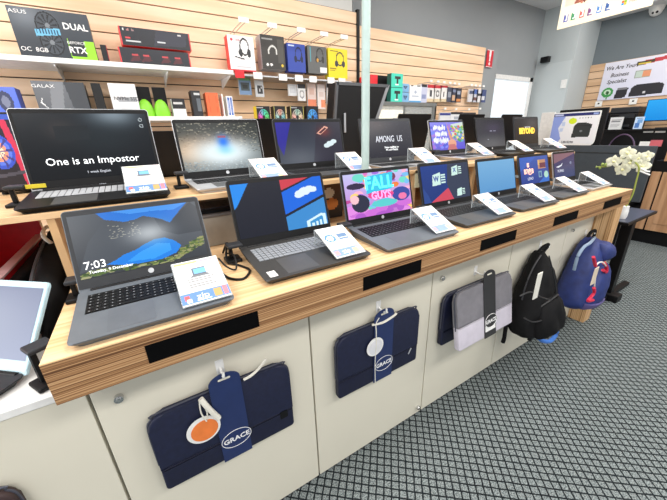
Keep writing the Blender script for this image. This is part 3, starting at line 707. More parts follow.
bm=tube(bmesh.new(),AP(((594,288),(594,293),(590,298),(588,301),(593,300)),.585),.009,6); obj('red_cord',bm,mat('red_cord',(206,34,70),.6),t,True,True)
bm=tube(bmesh.new(),AP(((595.5,266),(599,262.5),(603,262.5),(606,266)),.60),.004,6); obj('pale_cord',bm,M_cord,t,True,True)
bm=tube(bmesh.new(),AP(((596,272),(595,281),(594,290)),.59),.0035,6); obj('pale_cord',bm,M_cord,t,True,True)
_a=at(593,276,'y',.588);_b=at(596.3,276,'y',.588);_c=at(594.5,269,'y',.588).z;_d=at(594.5,283,'y',.588).z
obj('paper_tag',box(_a.x,.586,_d,_b.x,.590,_c,.001),mat('tag_card2',(222,206,184),.6),t,True)
# ================================================================== GOODS ON THE BACK WALL
def card_text(o,body,size,u,v,w,h,M,m=M_text,**k):
    return text(body,size,M@T((u*w,v*h,.0012)),o,m,**k)
def prod(name,label,cat,tl,br,y,depth,m,art=None,group=None,texts=(),z0=None,nx=24,ny=30,bev=.002,side=None):
    """a carton or pack with its printed front, front plane at depth y"""
    p=at(*tl,'y',y); q=at(*br,'y',y)
    x0,x1,z1=p.x,q.x,p.z; zb=q.z if z0 is None else z0
    if zb>z1: zb,z1=z1,zb
    t=thing(name,label,cat,((x0+x1)/2,y,zb),0,group)
    w=x1-x0;h=z1-zb
    obj('carton',box(-w/2,0,0,w/2,depth,h,bev),m,t)
    M=T((-w/2,-.0012,0))@FACE_Y
    if art:
        f=pic('printed_front',art,w,h,M,t,PRINT,nx,ny)
        for (b,u,v,s,k) in texts: text(b,s*h,M@T((u*w,v*h,.0012)),f,**k)
    return t
ZS=1.884; ZL=1.558
WH=dict(m=M_text)
LIME=mat('lime_print',(140,214,40),.5)
def shelf(label,x0,x1,z,y0=2.7):
    t=thing('wall_shelf',label,'shelf',((x0+x1)/2,3.0,z))
    obj('board',box(x0,y0,z-.03,x1,2.999,z-.0005,.002),M_shelf,t,True)
    xs=[x0+.05+k*.62 for k in range(int((x1-x0)/.62)+1)]
    for x in xs+[x1-.03]:
        pr=[(2.999,z-.031),(2.72,z-.031),(2.72,z-.045),(2.999,z-.10)]
        bm=bmesh.new(); a=[bm.verts.new((x,py,pz)) for py,pz in pr]; b=[bm.verts.new((x+.006,py,pz)) for py,pz in pr]
        bm.faces.new(a); bm.faces.new(b[::-1])
        for i in range(4): bm.faces.new((a[i],b[i],b[(i+1)%4],a[(i+1)%4]))
        obj('bracket',bm,M_shelf,t,True)
    return t
shelf('upper white wall shelf carrying the large graphics card carton',-1.6,.775,ZS)
shelf('lower white wall shelf carrying the orange carton',-1.6,.80,ZL)
def a_gpu():
    a=Art((46,52,60),(70,76,84)); a.glow(.2,.85,.25,.3,(140,148,156),.6)
    for cx,cy in ((.44,.68),(.44,.33)):
        a.ell(cx,cy,.15,.28,(24,27,31)); a.ell(cx,cy,.135,.25,(66,72,80))
        for k in range(11):
            b=2*math.pi*k/11; a.poly([(cx,cy),(cx+.125*math.cos(b),cy+.23*math.sin(b)),(cx+.125*math.cos(b+.22),cy+.23*math.sin(b+.22))],(28,32,36))
        a.ell(cx,cy,.03,.055,(120,126,132))
    a.poly([(.26,.58),(.58,.64),(.58,.50),(.26,.44)],(110,180,214)); 
    for k in range(8): a.rect(.28+.037*k,.50,.295+.037*k,.60,(40,80,110))
    a.rect(.655,0,1,.42,(40,46,52)); a.rect(.86,.06,1,.42,(150,220,50)); a.rect(.655,0,1,.07,(150,220,50)); a.rect(.65,.05,.658,.45,(150,220,50)); a.rect(.655,.095,.83,.10,(240,240,240))
    return a
prod('graphics_card_carton','large graphics card carton with two fans and a lime corner on the upper shelf','carton',(4.5,4.5),(97.5,58),2.72,.13,M_dgrey,a_gpu(),'boxed computer parts',
 [('ASUS',.12,.90,.11,dict(m=M_text,sx=1.3)),('DUAL',.80,.70,.19,dict(m=M_text,bold=.001)),('GEFORCE',.755,.36,.085,dict(m=M_text)),('RTX',.755,.20,.19,dict(m=M_text,bold=.001)),('OC  8GB',.19,.15,.13,dict(m=M_text))],ZS,110,60)
prod('small_carton','small black carton between the two large ones on the upper shelf','carton',(99.5,44.5),(109.5,59),2.78,.1,M_black,Art((30,30,34)).rect(.88,0,1,1,(206,60,70)),'boxed computer parts',(),ZS,12,12)
def a_rig(k):
    a=Art((36,38,44),(44,46,54)); a.rect(0,0,.012,1,(226,70,76)); a.rect(.985,0,1,1,(200,60,66))
    if k: a.poly([(.45,.1),(.5,.95),(.95,.9),(.92,.2)],(52,54,66)); a.rect(.06,.2,.26,.30,(196,200,204)); a.rect(.06,.36,.14,.44,(210,70,76)); a.rect(.5,.28,.62,.38,(196,200,204)); a.ell(.06,.84,.012,.06,(220,220,220)); a.ell(.12,.84,.016,.06,(170,120,120)); a.ell(.18,.84,.02,.06,(150,120,120)); a.rect(.82,.8,.87,.88,(200,200,200))
    else:
        for cx in (.2,.35,.62,.8): a.poly([(cx-.07,.2),(cx,.65),(cx+.05,.7),(cx+.08,.3)],(84,44,50)); a.rect(cx-.03,.55,cx+.05,.66,(190,70,76))
    return a
zlow=at(150,47.5,'y',2.76).z
prod('peripheral_carton','lower of two stacked black and red cartons on the upper shelf','carton',(117.5,46.5),(191,65),2.76,.14,M_red,a_rig(0),'boxed computer parts',(),ZS,60,20)
prod('peripheral_carton','upper of two stacked black and red cartons on the upper shelf','carton',(117.5,25.5),(191.5,50),2.76,.14,M_red,a_rig(1),'boxed computer parts',(),zlow+.001,60,24)
def a_galax():
    a=Art((88,92,98),(112,116,122)); a.poly([(.35,1),(.6,1),(.45,0),(.2,0)],(128,132,138)); a.poly([(.6,1),(1,1),(1,0),(.7,0)],(66,70,76)); a.rect(.86,.0,1,.12,(150,220,50)); a.poly([(.06,.4),(.12,.55),(.1,.4),(.2,.2)],(220,224,226)); return a
prod('graphics_card_carton','grey graphics card carton behind the gaming laptop on the lower shelf','carton',(30,80.5),(89,104),2.74,.14,M_dgrey,a_galax(),'boxed computer parts',[('GALAX',.20,.86,.13,dict(m=M_text,sx=1.3)),('GEFORCE',.72,.2,.08,dict(m=M_text))],ZL,50,34)
prod('small_carton','black rounded pack right of the grey graphics card carton','carton',(90,83),(105,104),2.80,.1,M_black,Art((26,26,28)),'boxed computer parts',(),ZL,10,10,.02)
prod('white_carton','white carton with grey lettering left of the lime packs','carton',(107,83),(139,104),2.74,.13,M_white,Art((214,216,220),(236,238,240)).rect(.25,.46,.95,.62,(160,164,170)).rect(.3,.2,.7,.26,(190,192,196)),'boxed computer parts',[('NVMe SSD',.58,.55,.16,dict(m=M_ink))],ZL,24,20)
for px,lb in ((146,'left lime green bulb shaped pack on the lower shelf'),(162,'right lime green bulb shaped pack on the lower shelf')):
    p=at(px,108,'y',2.74); t=thing('lime_pack',lb,'pack',(p.x,2.78,ZL),0,'boxed computer parts')
    bm=loft([(.0,0,0,.05,.04),(.03,0,0,.055,.042),(.07,0,0,.045,.035),(.10,0,0,.03,.025),(.115,0,0,.012,.01)],20); obj('shell',bm,mat('lime_plastic',(130,206,44),.4),t,False,True)
    obj('backing',box(-.035,.03,0,.05,.05,.20,.002),M_black,t)
prod('parts_carton','carton with a black lid and white base right of the lime packs','carton',(171,98.5),(187,115),2.74,.1,M_white,Art((232,230,226)).rect(0,.45,1,1,(36,36,40)).rect(.1,.68,.8,.80,(200,200,200)),'boxed computer parts',(),ZL,20,16)
prod('parts_carton','tall black carton left of the orange one','carton',(190,90.5),(203.5,115),2.74,.1,M_black,Art((40,42,46)).rect(.3,.82,.95,.92,(200,204,206)).rect(.5,.2,.95,.72,(96,104,112)),'boxed computer parts',(),ZL,16,24)
def a_orange():
    a=Art((238,110,66))
    for x in (.22,.42,.62,.82):
        for y in (.3,.75): a.rect(x-.015,y-.15,x+.015,y+.12,(196,80,50))
    return a
prod('parts_carton','bright orange carton on the lower shelf','carton',(205,92.5),(220.5,115),2.74,.1,mat('orange_card',(238,110,66),.5),a_orange(),'boxed computer parts',(),ZL,24,24)
prod('parts_carton','narrow white carton touching the orange one','carton',(221.3,94),(225.4,115),2.74,.1,M_white,None,'boxed computer parts',(),ZL)
prod('parts_carton','white carton with two blue bars at the end of the lower shelf','carton',(226,96),(234.5,115),2.74,.1,M_white,Art((236,238,242)).rect(.1,.05,.42,.95,(56,96,180)).rect(.58,.05,.9,.95,(56,96,180)).rect(.2,.2,.3,.8,(190,206,236)).rect(.68,.2,.78,.8,(190,206,236)),'boxed computer parts',(),ZL,16,16)
prod('parts_carton','blue carton at the left edge of the lower shelf','carton',(-22,86),(23,113),2.70,.12,mat('blue_card',(70,96,190),.5),Art((84,112,214),(96,120,220)).ell(.62,.5,.22,.36,(60,66,96)).ell(.62,.5,.12,.2,(120,126,150)).rect(0,0,1,.14,(150,200,240)),'boxed computer parts',(),ZL,40,24)
# headset cartons on hooks
def headset(a,cx,cy,rx,ry,c,mic=False):
    a.ell(cx,cy+ry*.35,rx*.72,ry*.75,c,inner=.78); a.ell(cx-rx*.62,cy-ry*.15,rx*.3,ry*.36,c); a.ell(cx+rx*.62,cy-ry*.15,rx*.3,ry*.36,c)
    a.rect(cx-rx*.8,cy-ry*1.2,cx+rx*.8,cy-ry*.55,a.base) if False else a
    if mic: a.poly([(cx-rx*1.6,cy-ry*.55),(cx-rx*.2,cy-ry*.75),(cx-rx*.2,cy-ry*.62),(cx-rx*1.6,cy-ry*.45)],c)
    return a
yh=2.80
prod('hanging_headset_carton','white headset carton with red sides hanging on the back wall','headset box',(226.5,34.2),(256.3,72),yh,.09,M_red,headset(Art((238,238,240)),.62,.58,.26,.34,(44,44,48),True).rect(0,0,1,.035,(206,40,50)).rect(.25,.1,.8,.13,(200,200,204)).ell(.15,.88,.04,.035,(220,60,70)),'headset cartons on wall hooks',[('audio',.40,.88,.07,dict(m=mat('rose_ink',(206,90,100),.5)))],None,40,50)
prod('hanging_headset_carton','black headset carton with grey sides second from the left','headset box',(259.5,33.8),(286,70.5),yh,.11,mat('grey_card',(176,178,180),.5),Art((58,56,54)).ell(.48,.52,.20,.20,(214,214,210),inner=.72).rect(.2,.3,.8,.46,(58,56,54)).rect(.70,.2,.95,.9,(78,76,72)).rect(.06,.86,.5,.92,(150,150,148)).ell(.22,.14,.06,.04,(230,230,230)).ell(.38,.14,.06,.04,(230,230,230)).ell(.86,.14,.05,.04,(220,190,60)),'headset cartons on wall hooks',(),None,36,44)
prod('hanging_headset_carton','blue headset carton third from the left','headset box',(286.5,42.6),(306,72.8),yh,.08,mat('blue_headset_card',(44,66,150),.5),headset(Art((48,72,164)),.62,.52,.28,.34,(24,32,66)).rect(.06,.9,.4,.94,(190,206,240)),'headset cartons on wall hooks',(),None,30,40)
prod('hanging_headset_carton','grey headset carton with cyan lettering fourth from the left','headset box',(307,45),(327,74.5),yh,.08,M_dgrey,headset(Art((96,98,98)),.64,.58,.26,.34,(48,46,44)).ell(.52,.5,.05,.07,(200,150,60)).rect(.62,.04,1,.24,(238,238,238)).rect(.14,.42,.16,.95,(70,170,190)),'headset cartons on wall hooks',[('OASIS',.14,.68,.20,dict(m=mat('cyan_ink',(80,200,220),.5),sx=.9))] if False else [],None,30,40)
prod('hanging_headset_carton','yellow headset carton rightmost of the hanging row','headset box',(328,47.6),(347.5,79),yh,.07,mat('yellow_card',(238,214,30),.5),headset(Art((240,216,30)),.60,.55,.30,.32,(52,52,56)).rect(.1,.9,.5,.93,(90,80,30)).rect(.06,.3,.4,.34,(150,130,30)).rect(.06,.24,.34,.27,(150,130,30)),'headset cartons on wall hooks',(),None,30,40)
# rail with price labels under the headset cartons
p0=at(232,71.5,'y',2.76); p1=at(352,82,'y',2.76)
t=thing('label_rail','thin metal rail with white price labels under the headset cartons','rail',((p0.x+p1.x)/2,2.8,p0.z-.02))
zr=p0.z-.012
obj('rail_bar',box(p0.x,2.765,zr-.012,p1.x,2.999,zr,.001),M_metal,t,True)
for px in (240,258,283,299,313,331,342):
    a=at(px,78,'y',2.755); obj('price_label',box(a.x-.035,2.757,zr-.03,a.x+.04,2.762,zr+.02,.001),M_white if px not in (240,) else M_red,t,True)
# hooks with label holders
def hook(label,px,py,y0=2.62,w=.075,h=.032,group='display hooks with white label plates'):
    p=at(px,py,'y',y0); t=thing('display_hook',label,'hook',(p.x,y0,p.z),0,group)
    bm=bmesh.new()
    for q in (-.014,.014): tube(bm,[(q,.0,-.01),(q,.18,-.008),(q,2.998-y0,-.012)],.0028,6,2)
    cyl(bm,(-.014,0,-.01),(.014,0,-.01),.0028,n=8)
    obj('wire',bm,M_metal,t,False,True)
    obj('label_plate',box(-w/2,-.006,-h/2,w/2,-.001,h/2,.001),M_white,t)
    return t
for (px,py),lb in zip(((243.5,20),(272,25.5),(301,30),(324,34),(344,37)),('white headset carton with red sides','black headset carton with grey sides','blue headset carton','grey headset carton with cyan lettering','yellow headset carton')):
    hook('wire hook and white label plate above the '+lb,px,py)
# small packs under the rail
def pack(label,tl,br,y,m,art,group='small accessories hanging on the back wall',depth=.02):
    return prod('hanging_pack',label,'accessory',tl,br,y,depth,m,art,group,(),None,14,16,.001)
def a_p(c1,c2,c3): return Art(c1).rect(.15,.25,.85,.75,c2).rect(.3,.4,.7,.62,c3)
M_card=mat('blister_card',(222,226,230),.4)
pack('blue grey accessory pack with a dark gadget under the white headset carton',(238,78),(252,95),2.85,M_card,a_p((120,150,190),(70,84,90),(40,44,44)).rect(0,.85,1,1,(110,170,120)))
pack('white accessory pack with a black patterned square under the black headset carton',(254.5,80),(264.5,97),2.85,M_card,Art((206,212,220)).rect(.25,.2,.85,.7,(50,52,56)).rect(.4,.3,.55,.5,(200,200,204)).rect(.65,.5,.8,.65,(190,190,194)))
pack('plain white accessory pack under the blue headset carton',(288,84),(297,96),2.85,M_card,a_p((232,234,236),(214,216,220),(222,224,228)))
pack('white accessory pack with a coiled cable and black header',(297.5,84),(306,101),2.83,M_card,Art((232,232,232)).rect(0,.75,1,1,(40,40,44)).ell(.5,.4,.3,.25,(150,150,154),inner=.7))
pack('salmon and white accessory pack under the grey headset carton',(307,83),(316.5,109),2.85,M_card,Art((236,214,206)).rect(0,0,1,.4,(238,140,104)).rect(.2,.55,.8,.8,(224,190,176)))
pack('white accessory pack with an orange corner under the yellow headset carton',(317,84),(325.5,109),2.85,M_card,Art((238,226,222)).rect(.4,.05,1,.35,(238,150,110)).rect(.2,.5,.8,.7,(226,206,200)))
pack('white accessory pack with a black header beside the tall black monitor',(326.5,82),(333.5,104),2.85,M_card,Art((230,226,224)).rect(0,.75,1,1,(44,44,46)).ell(.5,.35,.3,.3,(180,170,168),inner=.7))
def a_fan(k):
    a=Art((28,28,32)); ring=[[(230,80,190),(240,150,90),(90,206,110),(70,200,190)],[(150,206,210),(240,200,210),(110,190,200),(230,150,130)],[(236,170,160),(150,210,200),(236,200,170),(140,190,180)],[(70,160,230),(90,190,240),(50,120,210),(80,170,240)]][k]
    def f(u,v,c):
        d=math.hypot((u-.5)/.40,(v-.50)/.36)
        if .26<d<1:
            q=((math.atan2(v-.5,u-.5)+math.pi)/(2*math.pi)*4)%4; k0=int(q); cc=mix(ring[k0],ring[(k0+1)%4],q-k0)
            return mix(cc,(30,30,34),.75) if (.80<d<.86 or math.sin(math.atan2(v-.5,u-.5)*7+d*5)>.72 and d<.8) else cc
        if d<=.26: return (40,40,44)
    a.fn(f); a.rect(0,.90,.5,.95,(200,200,204)) if k in (0,2) else a
    if k==1 or k==2: a.rect(0,0,.04,1,(206,200,110)); a.rect(.96,0,1,1,(206,200,110))
    return a
for k,(tl,br,m,lb) in enumerate((((256,106),(271.5,128),mat('yellow_side',(238,206,40),.5),'cooling fan carton with a rainbow ring and yellow side'),((273.5,106),(287,128),M_black,'cooling fan carton with a pale teal ring'),((290,106),(304.5,128),M_black,'cooling fan carton with a pale pink ring'),((306,106),(319,128),M_black,'cooling fan carton with a bright blue ring'))):
    prod('fan_carton',lb+' behind the raised shelf laptops','carton',tl,br,2.70,.08,m,a_fan(k),'boxed cooling fans',(),None,28,34)
zf=at(256,128,'y',2.7).z
pf=at(250,120,'y',2.7);pg=at(322,120,'y',2.7)
t=thing('wall_shelf','narrow shelf under the cooling fan cartons','shelf',((pf.x+pg.x)/2,3.0,zf-.02))
obj('board',box(pf.x,2.69,zf-.02,pg.x,2.999,zf-.0005,.001),M_shelf,t,True)
# ================================================================== SHOWCASE AND RIGHT HAND GOODS
yS=2.42
pa=at(372,101.5,'y',yS); pb=at(436.8,103,'y',yS)
t=thing('showcase','grey framed glass showcase lit inside behind the raised shelf','showcase',((pa.x+pb.x)/2,2.6,0))
zt=pb.z; M_frame=mat('grey_frame',(112,116,116),.45)
xa,xb=pa.x,pb.x
bm=bmesh.new()
B(bm,xa,yS,zt-.032,xb,2.95,zt); B(bm,xb-.05,yS,.02,xb,yS+.04,zt-.032); B(bm,xa,yS,.02,xa+.05,yS+.04,zt-.032); B(bm,xa,yS,0,xb,2.95,.3); B(bm,xa,2.9,.3,xb,2.95,zt-.032); B(bm,xb-.02,yS,.3,xb,2.95,zt-.032)
obj('frame',bm,M_frame,t,True)
xm=at(405,112,'y',yS).x
obj('glass',box(xa+.05,yS+.01,.3,xb-.05,yS+.016,zt-.032),M_clear,t,True)
obj('mullion',box(xm-.008,yS+.004,.3,xm+.008,yS+.02,zt-.032),M_frame,t,True)
obj('lining',box(xa+.02,2.88,.3,xb-.02,2.899,zt-.032),mat('glowing_cream_lining',(246,234,206),.6,emit=1.5),t,True)  # lining made to glow, standing in for the light inside the showcase
obj('shelf_glass',box(xa+.02,yS+.05,1.45,xb-.02,2.88,1.458),M_clear,t,True)
for k in range(4):
    x=xm+.06+k*.085
    tag(obj('boxed_gadget',box(x,2.6,1.459,x+.07,2.66,1.54+.012*(k%2),.002),[M_white,mat('pale_blue_card',(150,190,226),.5),M_white,mat('grey_blue_card',(120,140,166),.5)][k]),('white boxed gadget standing first in the lit showcase','pale blue boxed gadget in the lit showcase','white boxed gadget third along in the lit showcase','grey blue boxed gadget at the showcase end')[k],'box','boxed gadgets in the showcase')
TEAL=mat('teal_card',(64,206,180),.5)
def a_teal(): return Art((70,212,186)).rect(.28,.62,.78,.80,(40,44,44)).rect(.44,.25,.60,.66,(44,48,48)).rect(.36,.14,.66,.24,(230,240,238))
za=zt+.001; zm=at(395,87.3,'y',2.5).z
prod('microphone_carton','lower of two stacked teal microphone cartons','carton',(391,87.5),(402,100.5),2.5,.06,mat('dark_teal_side',(30,90,80),.5),a_teal(),'teal cartons on the showcase',(),za,20,20)
prod('microphone_carton','upper of two stacked teal microphone cartons','carton',(391.5,73),(402.5,87),2.5,.06,mat('dark_teal_side',(30,90,80),.5),a_teal(),'teal cartons on the showcase',(),zm+.001,20,20)
prod('long_carton','long black carton with a red end left of the teal cartons','carton',(371,75),(388.5,83),2.62,.2,M_black,Art((40,40,44)).rect(0,0,.36,1,(224,40,40)),'cartons on the showcase',(),None,20,8) if False else None
pr=at(371,74.5,'y',2.62); ps=at(388.5,82.5,'y',2.62)
t=thing('long_carton','long black carton with a red end left of the teal cartons','carton',((pr.x+ps.x)/2,2.7,za))
obj('carton',box(pr.x,2.62,za,ps.x,2.82,pr.z,.002),M_black,t,True); obj('red_end',box(pr.x-.001,2.618,za+.1,pr.x+(ps.x-pr.x)*.36,2.80,pr.z+.001,.001),M_red,t,True)
def a_tri(): return Art((130,180,222)).poly([(.15,.75),(.85,.75),(.5,.3)],(50,60,80)).ell(.5,.55,.14,.14,(90,120,160)).rect(0,.0,.1,1,(40,50,70))
zc=at(405,92,'y',2.55).z
prod('webcam_carton','lower of two small sky blue cartons beside the teal ones','carton',(401.8,92.3),(408.5,101),2.55,.1,M_lblue,a_tri(),'cartons on the showcase',(),za,14,14)
prod('webcam_carton','upper of two small sky blue cartons beside the teal ones','carton',(402,83.5),(408.7,92),2.55,.1,M_lblue,a_tri(),'cartons on the showcase',(),zc+.001,14,14)
prod('white_carton','white carton with a blue foot beside the sky blue ones','carton',(409.8,85),(420.8,100.5),2.55,.1,M_white,Art((232,236,240)).rect(0,0,1,.14,(90,160,214)).rect(.25,.4,.75,.46,(170,180,200)).ell(.5,.65,.1,.08,(170,180,200)).rect(.1,.92,.3,1,(60,60,60)).rect(.6,.94,.9,1,(60,60,60)),'cartons on the showcase',(),za,18,18)
prod('white_carton','pale violet carton standing right of the white one','carton',(421.3,84),(426.5,101),2.6,.08,M_white,Art((196,200,224)).rect(.1,.85,.9,1,(40,42,50)).rect(.2,.3,.8,.5,(140,150,190)),'cartons on the showcase',(),za,12,14)
specs=[((427.5,84.5),(434,102),'white accessory pack with a red top, first on the right hand hooks',Art((238,236,234)).rect(0,.84,1,1,(206,50,60)).rect(.35,.3,.65,.7,(70,70,76)).rect(0,0,1,.2,(226,206,170))),
((434.5,85),(440.5,102),'white accessory pack with a red top, second on the right hand hooks',Art((236,234,232)).rect(0,.84,1,1,(206,60,70)).ell(.5,.5,.2,.22,(60,60,66),inner=.6).rect(0,0,1,.2,(226,206,170))),
((441,85.5),(446.5,102),'white accessory pack with a red top, third on the right hand hooks',Art((240,238,236)).rect(0,.86,1,1,(196,50,60)).rect(.4,.3,.6,.6,(60,60,66)).rect(0,0,1,.2,(220,200,164))),
((447.3,87),(451.5,102),'charcoal accessory pack left of the orange footed one',Art((70,76,96)).rect(.2,.3,.8,.7,(150,156,170))),
((452,87.5),(456,102.5),'charcoal and tan accessory pack in the middle of the right hand hooks',Art((56,60,78)).rect(.1,.1,.7,.5,(206,170,140)).rect(.2,.7,.9,.85,(120,130,160))),
((456.4,88),(460.5,102.5),'black accessory pack with an orange foot',Art((50,52,66)).rect(.1,.05,.9,.28,(214,140,80)).rect(.2,.55,.8,.8,(160,170,190))),
((469.3,89),(473,102),'white accessory pack left in the far cluster of hooks',Art((214,214,220)).rect(.1,.6,.9,.9,(90,100,130))),
((473.4,89),(477,102.2),'blue topped accessory pack in the far cluster of hooks',Art((196,200,214)).rect(0,.6,1,1,(80,110,180)).rect(.2,.1,.8,.4,(110,80,80))),
((477.4,89.3),(481,102.4),'pale accessory pack with a black band in the far cluster',Art((222,222,226)).rect(0,.5,1,.7,(50,52,60))),
((481.4,89.5),(485,102.6),'dark blue accessory pack rightmost in the far cluster',Art((70,84,130)).rect(.2,.2,.8,.5,(214,216,222))),
((440,112.5),(450,120),'accessory pack with a navy stripe on the lower hooks',Art((228,228,232)).rect(0,.6,1,.95,(52,60,140))),
((451,112),(462,121),'white accessory pack with a black header on the lower hooks',Art((226,228,232)).rect(0,.75,1,1,(44,46,52)).rect(.3,.2,.8,.5,(170,176,186))),
((463,112.5),(475,121),'wide accessory pack with a dark header at the end of the lower hooks',Art((222,224,228)).rect(0,.72,1,1,(50,52,58)).rect(.1,.2,.5,.5,(180,170,166)))]
for tl,br,lb,a in specs: pack(lb,tl,br,2.93,M_card,a)
for k,(px,py) in enumerate(((431,81),(438,81.6),(444,82.2),(450,82.8),(454.5,83.4),(459,84),(471.5,85),(475.5,85.4),(479.5,85.8),(483.5,86.2),(445,108.6),(456,109),(469,109.3),(480,108.6))):
    hook(('white tipped hook over the first red topped pack','white tipped hook over the second red topped pack','white tipped hook over the third red topped pack','white tipped hook over the charcoal pack','white tipped hook over the charcoal and tan pack','white tipped hook over the orange footed pack','white tipped hook over the far white pack','white tipped hook over the blue topped pack','white tipped hook over the black banded pack','white tipped hook over the dark blue pack','lower white tipped hook over the navy striped pack','lower white tipped hook over the black headed white pack','lower white tipped hook over the wide dark headed pack','empty lower white tipped hook at the right end')[k],px,py,2.80,.04,.022)
# tall monitor seen from behind on the raised shelf
yM=2.02
def yp(px,py,y): q=at(px,py,'y',y); return (q.x,q.z)
t=thing('monitor','tall black monitor with a silver rim seen from behind, right of the yellow carton','monitor',(1.5,yM+.1,ZU))
V=[yp(337,82,yM),yp(389.5,85,yM),yp(371,140,yM),yp(369,155,yM),yp(338,160,yM),yp(334.5,120,yM)]
FY=Matrix(((1,0,0,0),(0,0,-1,yM),(0,1,0,0),(0,0,0,1)))
bm=prism(bmesh.new(),V[::-1],FY,.12,.004); obj('back_shell',bm,M_black,t,True)
bm=bmesh.new(); E0,E1=V[1],V[2]
prism(bm,[(E0[0]-.035,E0[1]-.02),E0,(E1[0]+.0,E1[1]),(E1[0]-.03,E1[1])][::-1],FY@T((0,0,.004)),.02); obj('side_rim',bm,mat('satin_grey_rim',(148,150,154),.35,.4),t,True)
bm=prism(bmesh.new(),[(V[0][0],V[0][1]-.018),(V[0][0],V[0][1]+.002),(V[1][0],V[1][1]+.002),(V[1][0]-.02,V[1][1]-.018)][::-1],FY@T((0,0,.005)),.02); obj('top_rim',bm,mat('dark_grey_rim',(86,88,92),.4,.3),t,True)
bm=prism(bmesh.new(),[(V[0][0]-.004,V[0][1]),(V[0][0]+.012,V[0][1]),(V[5][0]+.012,V[5][1]),(V[5][0]-.004,V[5][1])],FY@T((0,0,.005)),.02); obj('left_rim',bm,mat('dark_grey_rim',(86,88,92),.4,.3),t,True)
c=at(350,140,'y',yM); obj('stand',box(c.x-.06,yM+.01,ZU,c.x+.12,yM+.2,V[3][1]+.02,.004),M_black,t,True)
c=at(347,122,'y',yM-.03); obj('vertical_strip',box(c.x-.012,yM-.012,c.z-.07,c.x+.004,yM-.001,c.z+.06,.001),M_metal,t,True)
# pale pole rising from the raised shelf
pp=at(365.3,150,'y',1.215)
t=thing('pole','pale painted steel pole rising from the raised shelf to the ceiling','pole',(pp.x,1.215,ZU))
obj('tube',cyl(bmesh.new(),(0,0,.006),(0,0,ZC-ZU),.0185,n=24),M_pole,t,False,True); obj('base_plate',cyl(bmesh.new(),(0,0,0),(0,0,.008),.032,n=24),M_pole,t,False,True)
# fire sign, switch and camera
p=at(490.5,58.5,'y',2.99); t=thing('fire_sign','red fire point sign with a white exclamation bar beside the slat wall end','sign',(p.x,3.0,p.z))
w,h=.135,.205
a=Art((214,28,48)); a.poly([(.34,.95),(.66,.95),(.60,.36),(.40,.36)],(250,245,245)); a.ell(.5,.2,.15,.09,(250,225,225)); a.rect(0,.0,1,.03,(250,220,220)); a.rect(0,.97,1,1,(250,220,220))
obj('plate',box(-w/2,.0,-h/2,w/2,.006,h/2,.001),M_red,t); pic('printed_face',a,w,h,T((-w/2,-.001,-h/2))@FACE_Y,t,PRINT,20,26)
p=at(547,60,'x',5.89); t=thing('column_speaker','small black box speaker mounted on the pale column','speaker',(5.9,p.y,p.z))
obj('body',box(-.10,-.06,-.04,-.02,.06,.04,.008),M_black,t); obj('bracket',box(-.03,-.03,-.03,.0,.03,.03,.002),M_black,t)
p=at(563.5,84,'x',5.89); t=thing('light_switch','white light switch on the pale column','switch',(5.9,p.y,p.z)); obj('plate',box(-.012,-.04,-.06,-.0045,.04,.06,.002),M_white,t); obj('rocker',box(-.016,-.012,-.02,-.010,.012,.02,.001),M_white,t)
# ================================================================== RIGHT HAND END OF THE SHOP
def ypx(px,py,x): q=at(px,py,'x',x); return q.y,q.z
# hanging promotional sign facing the entrance side
y0,zb=ypx(556.8,30,4.0); y1,_=ypx(651,7.6,4.0)
w=y0-y1; h=.62
t=thing('hanging_sign','cream hanging sign with a row of app icons under the ceiling','sign',(4.0,(y0+y1)/2,zb))
obj('board',box(0,-w/2,0,.012,w/2,h,.001),mat('cream_board',(248,236,210),.6),t)
a=Art((252,240,214),(252,238,214))
rn=random.Random(4)
a.poly([(.05,.30),(.52,.30),(.56,1),(.0,1)],(244,206,190)); a.poly([(.16,.30),(.44,.30),(.42,.5),(.50,1),(.28,1),(.22,.5)],(150,84,62))
for _ in range(60):
    x=rn.uniform(.2,.44);y=rn.uniform(.3,.9); a.ell(x,y,.014,.02,rn.choice([(120,60,44),(190,110,84),(206,140,110),(140,72,54)]))
IC=[(72,84,170),(60,150,100),(230,90,80),(120,70,130),(60,130,206),(40,90,160)]
for k,c in enumerate(IC):
    x=.09+.095*k; a.rect(x-.028,.09,x+.028,.19,c); a.rect(x-.012,.105,x+.022,.175,(236,240,246)); a.rect(x-.02,.12,x+.004,.16,c)
MX=T((-.001,w/2,0))@FACE_X
f=pic('printed_face',a,w,h,MX,t,PRINT,110,60)
text('Microsoft',.032,MX@T((w*.86,h*.125,.001)),f,mat('grey_ink',(120,120,116),.6),align='CENTER')
bm=bmesh.new(); g=.016
sq=obj('square_mark',box(0,0,0,.001,.001,.001),M_ink,f) if False else None
aq=Art((250,190,40)).rect(0,.5,.46,1,(238,90,50)).rect(.54,.5,1,1,(130,190,40)).rect(0,0,.46,.46,(30,160,230)).rect(.54,0,1,.46,(250,190,40)).rect(.46,0,.54,1,(252,240,214)).rect(0,.46,1,.54,(252,240,214))
pic('square_mark',aq,.036,.036,MX@T((w*.70,h*.125-.018,.001)),f,PRINT,12,12)
for s_ in (-1,1): obj('cord',cyl(bmesh.new(),(.006,s_*w*.42,h-.01),(.006,s_*w*.42,ZC-zb),.003,n=6),M_metal,t)
# security camera under the bulkhead
p=at(657.5,6.5,'z',2.9)
t=thing('security_camera','white dome security camera under the right hand bulkhead','camera',(p.x,p.y,2.9))
obj('housing',cyl(bmesh.new(),(0,0,-.05),(0,0,0),.075,.085,24),M_white,t,False,True)
obj('dome',ball(bmesh.new(),(0,0,-.05),.07,20,(1,1,.9)),M_white,t,False,True)
for s_ in (-.018,.022): obj('lens',ball(bmesh.new(),(-.055,s_-.01,-.075),.015,12),M_black,t,False,True)
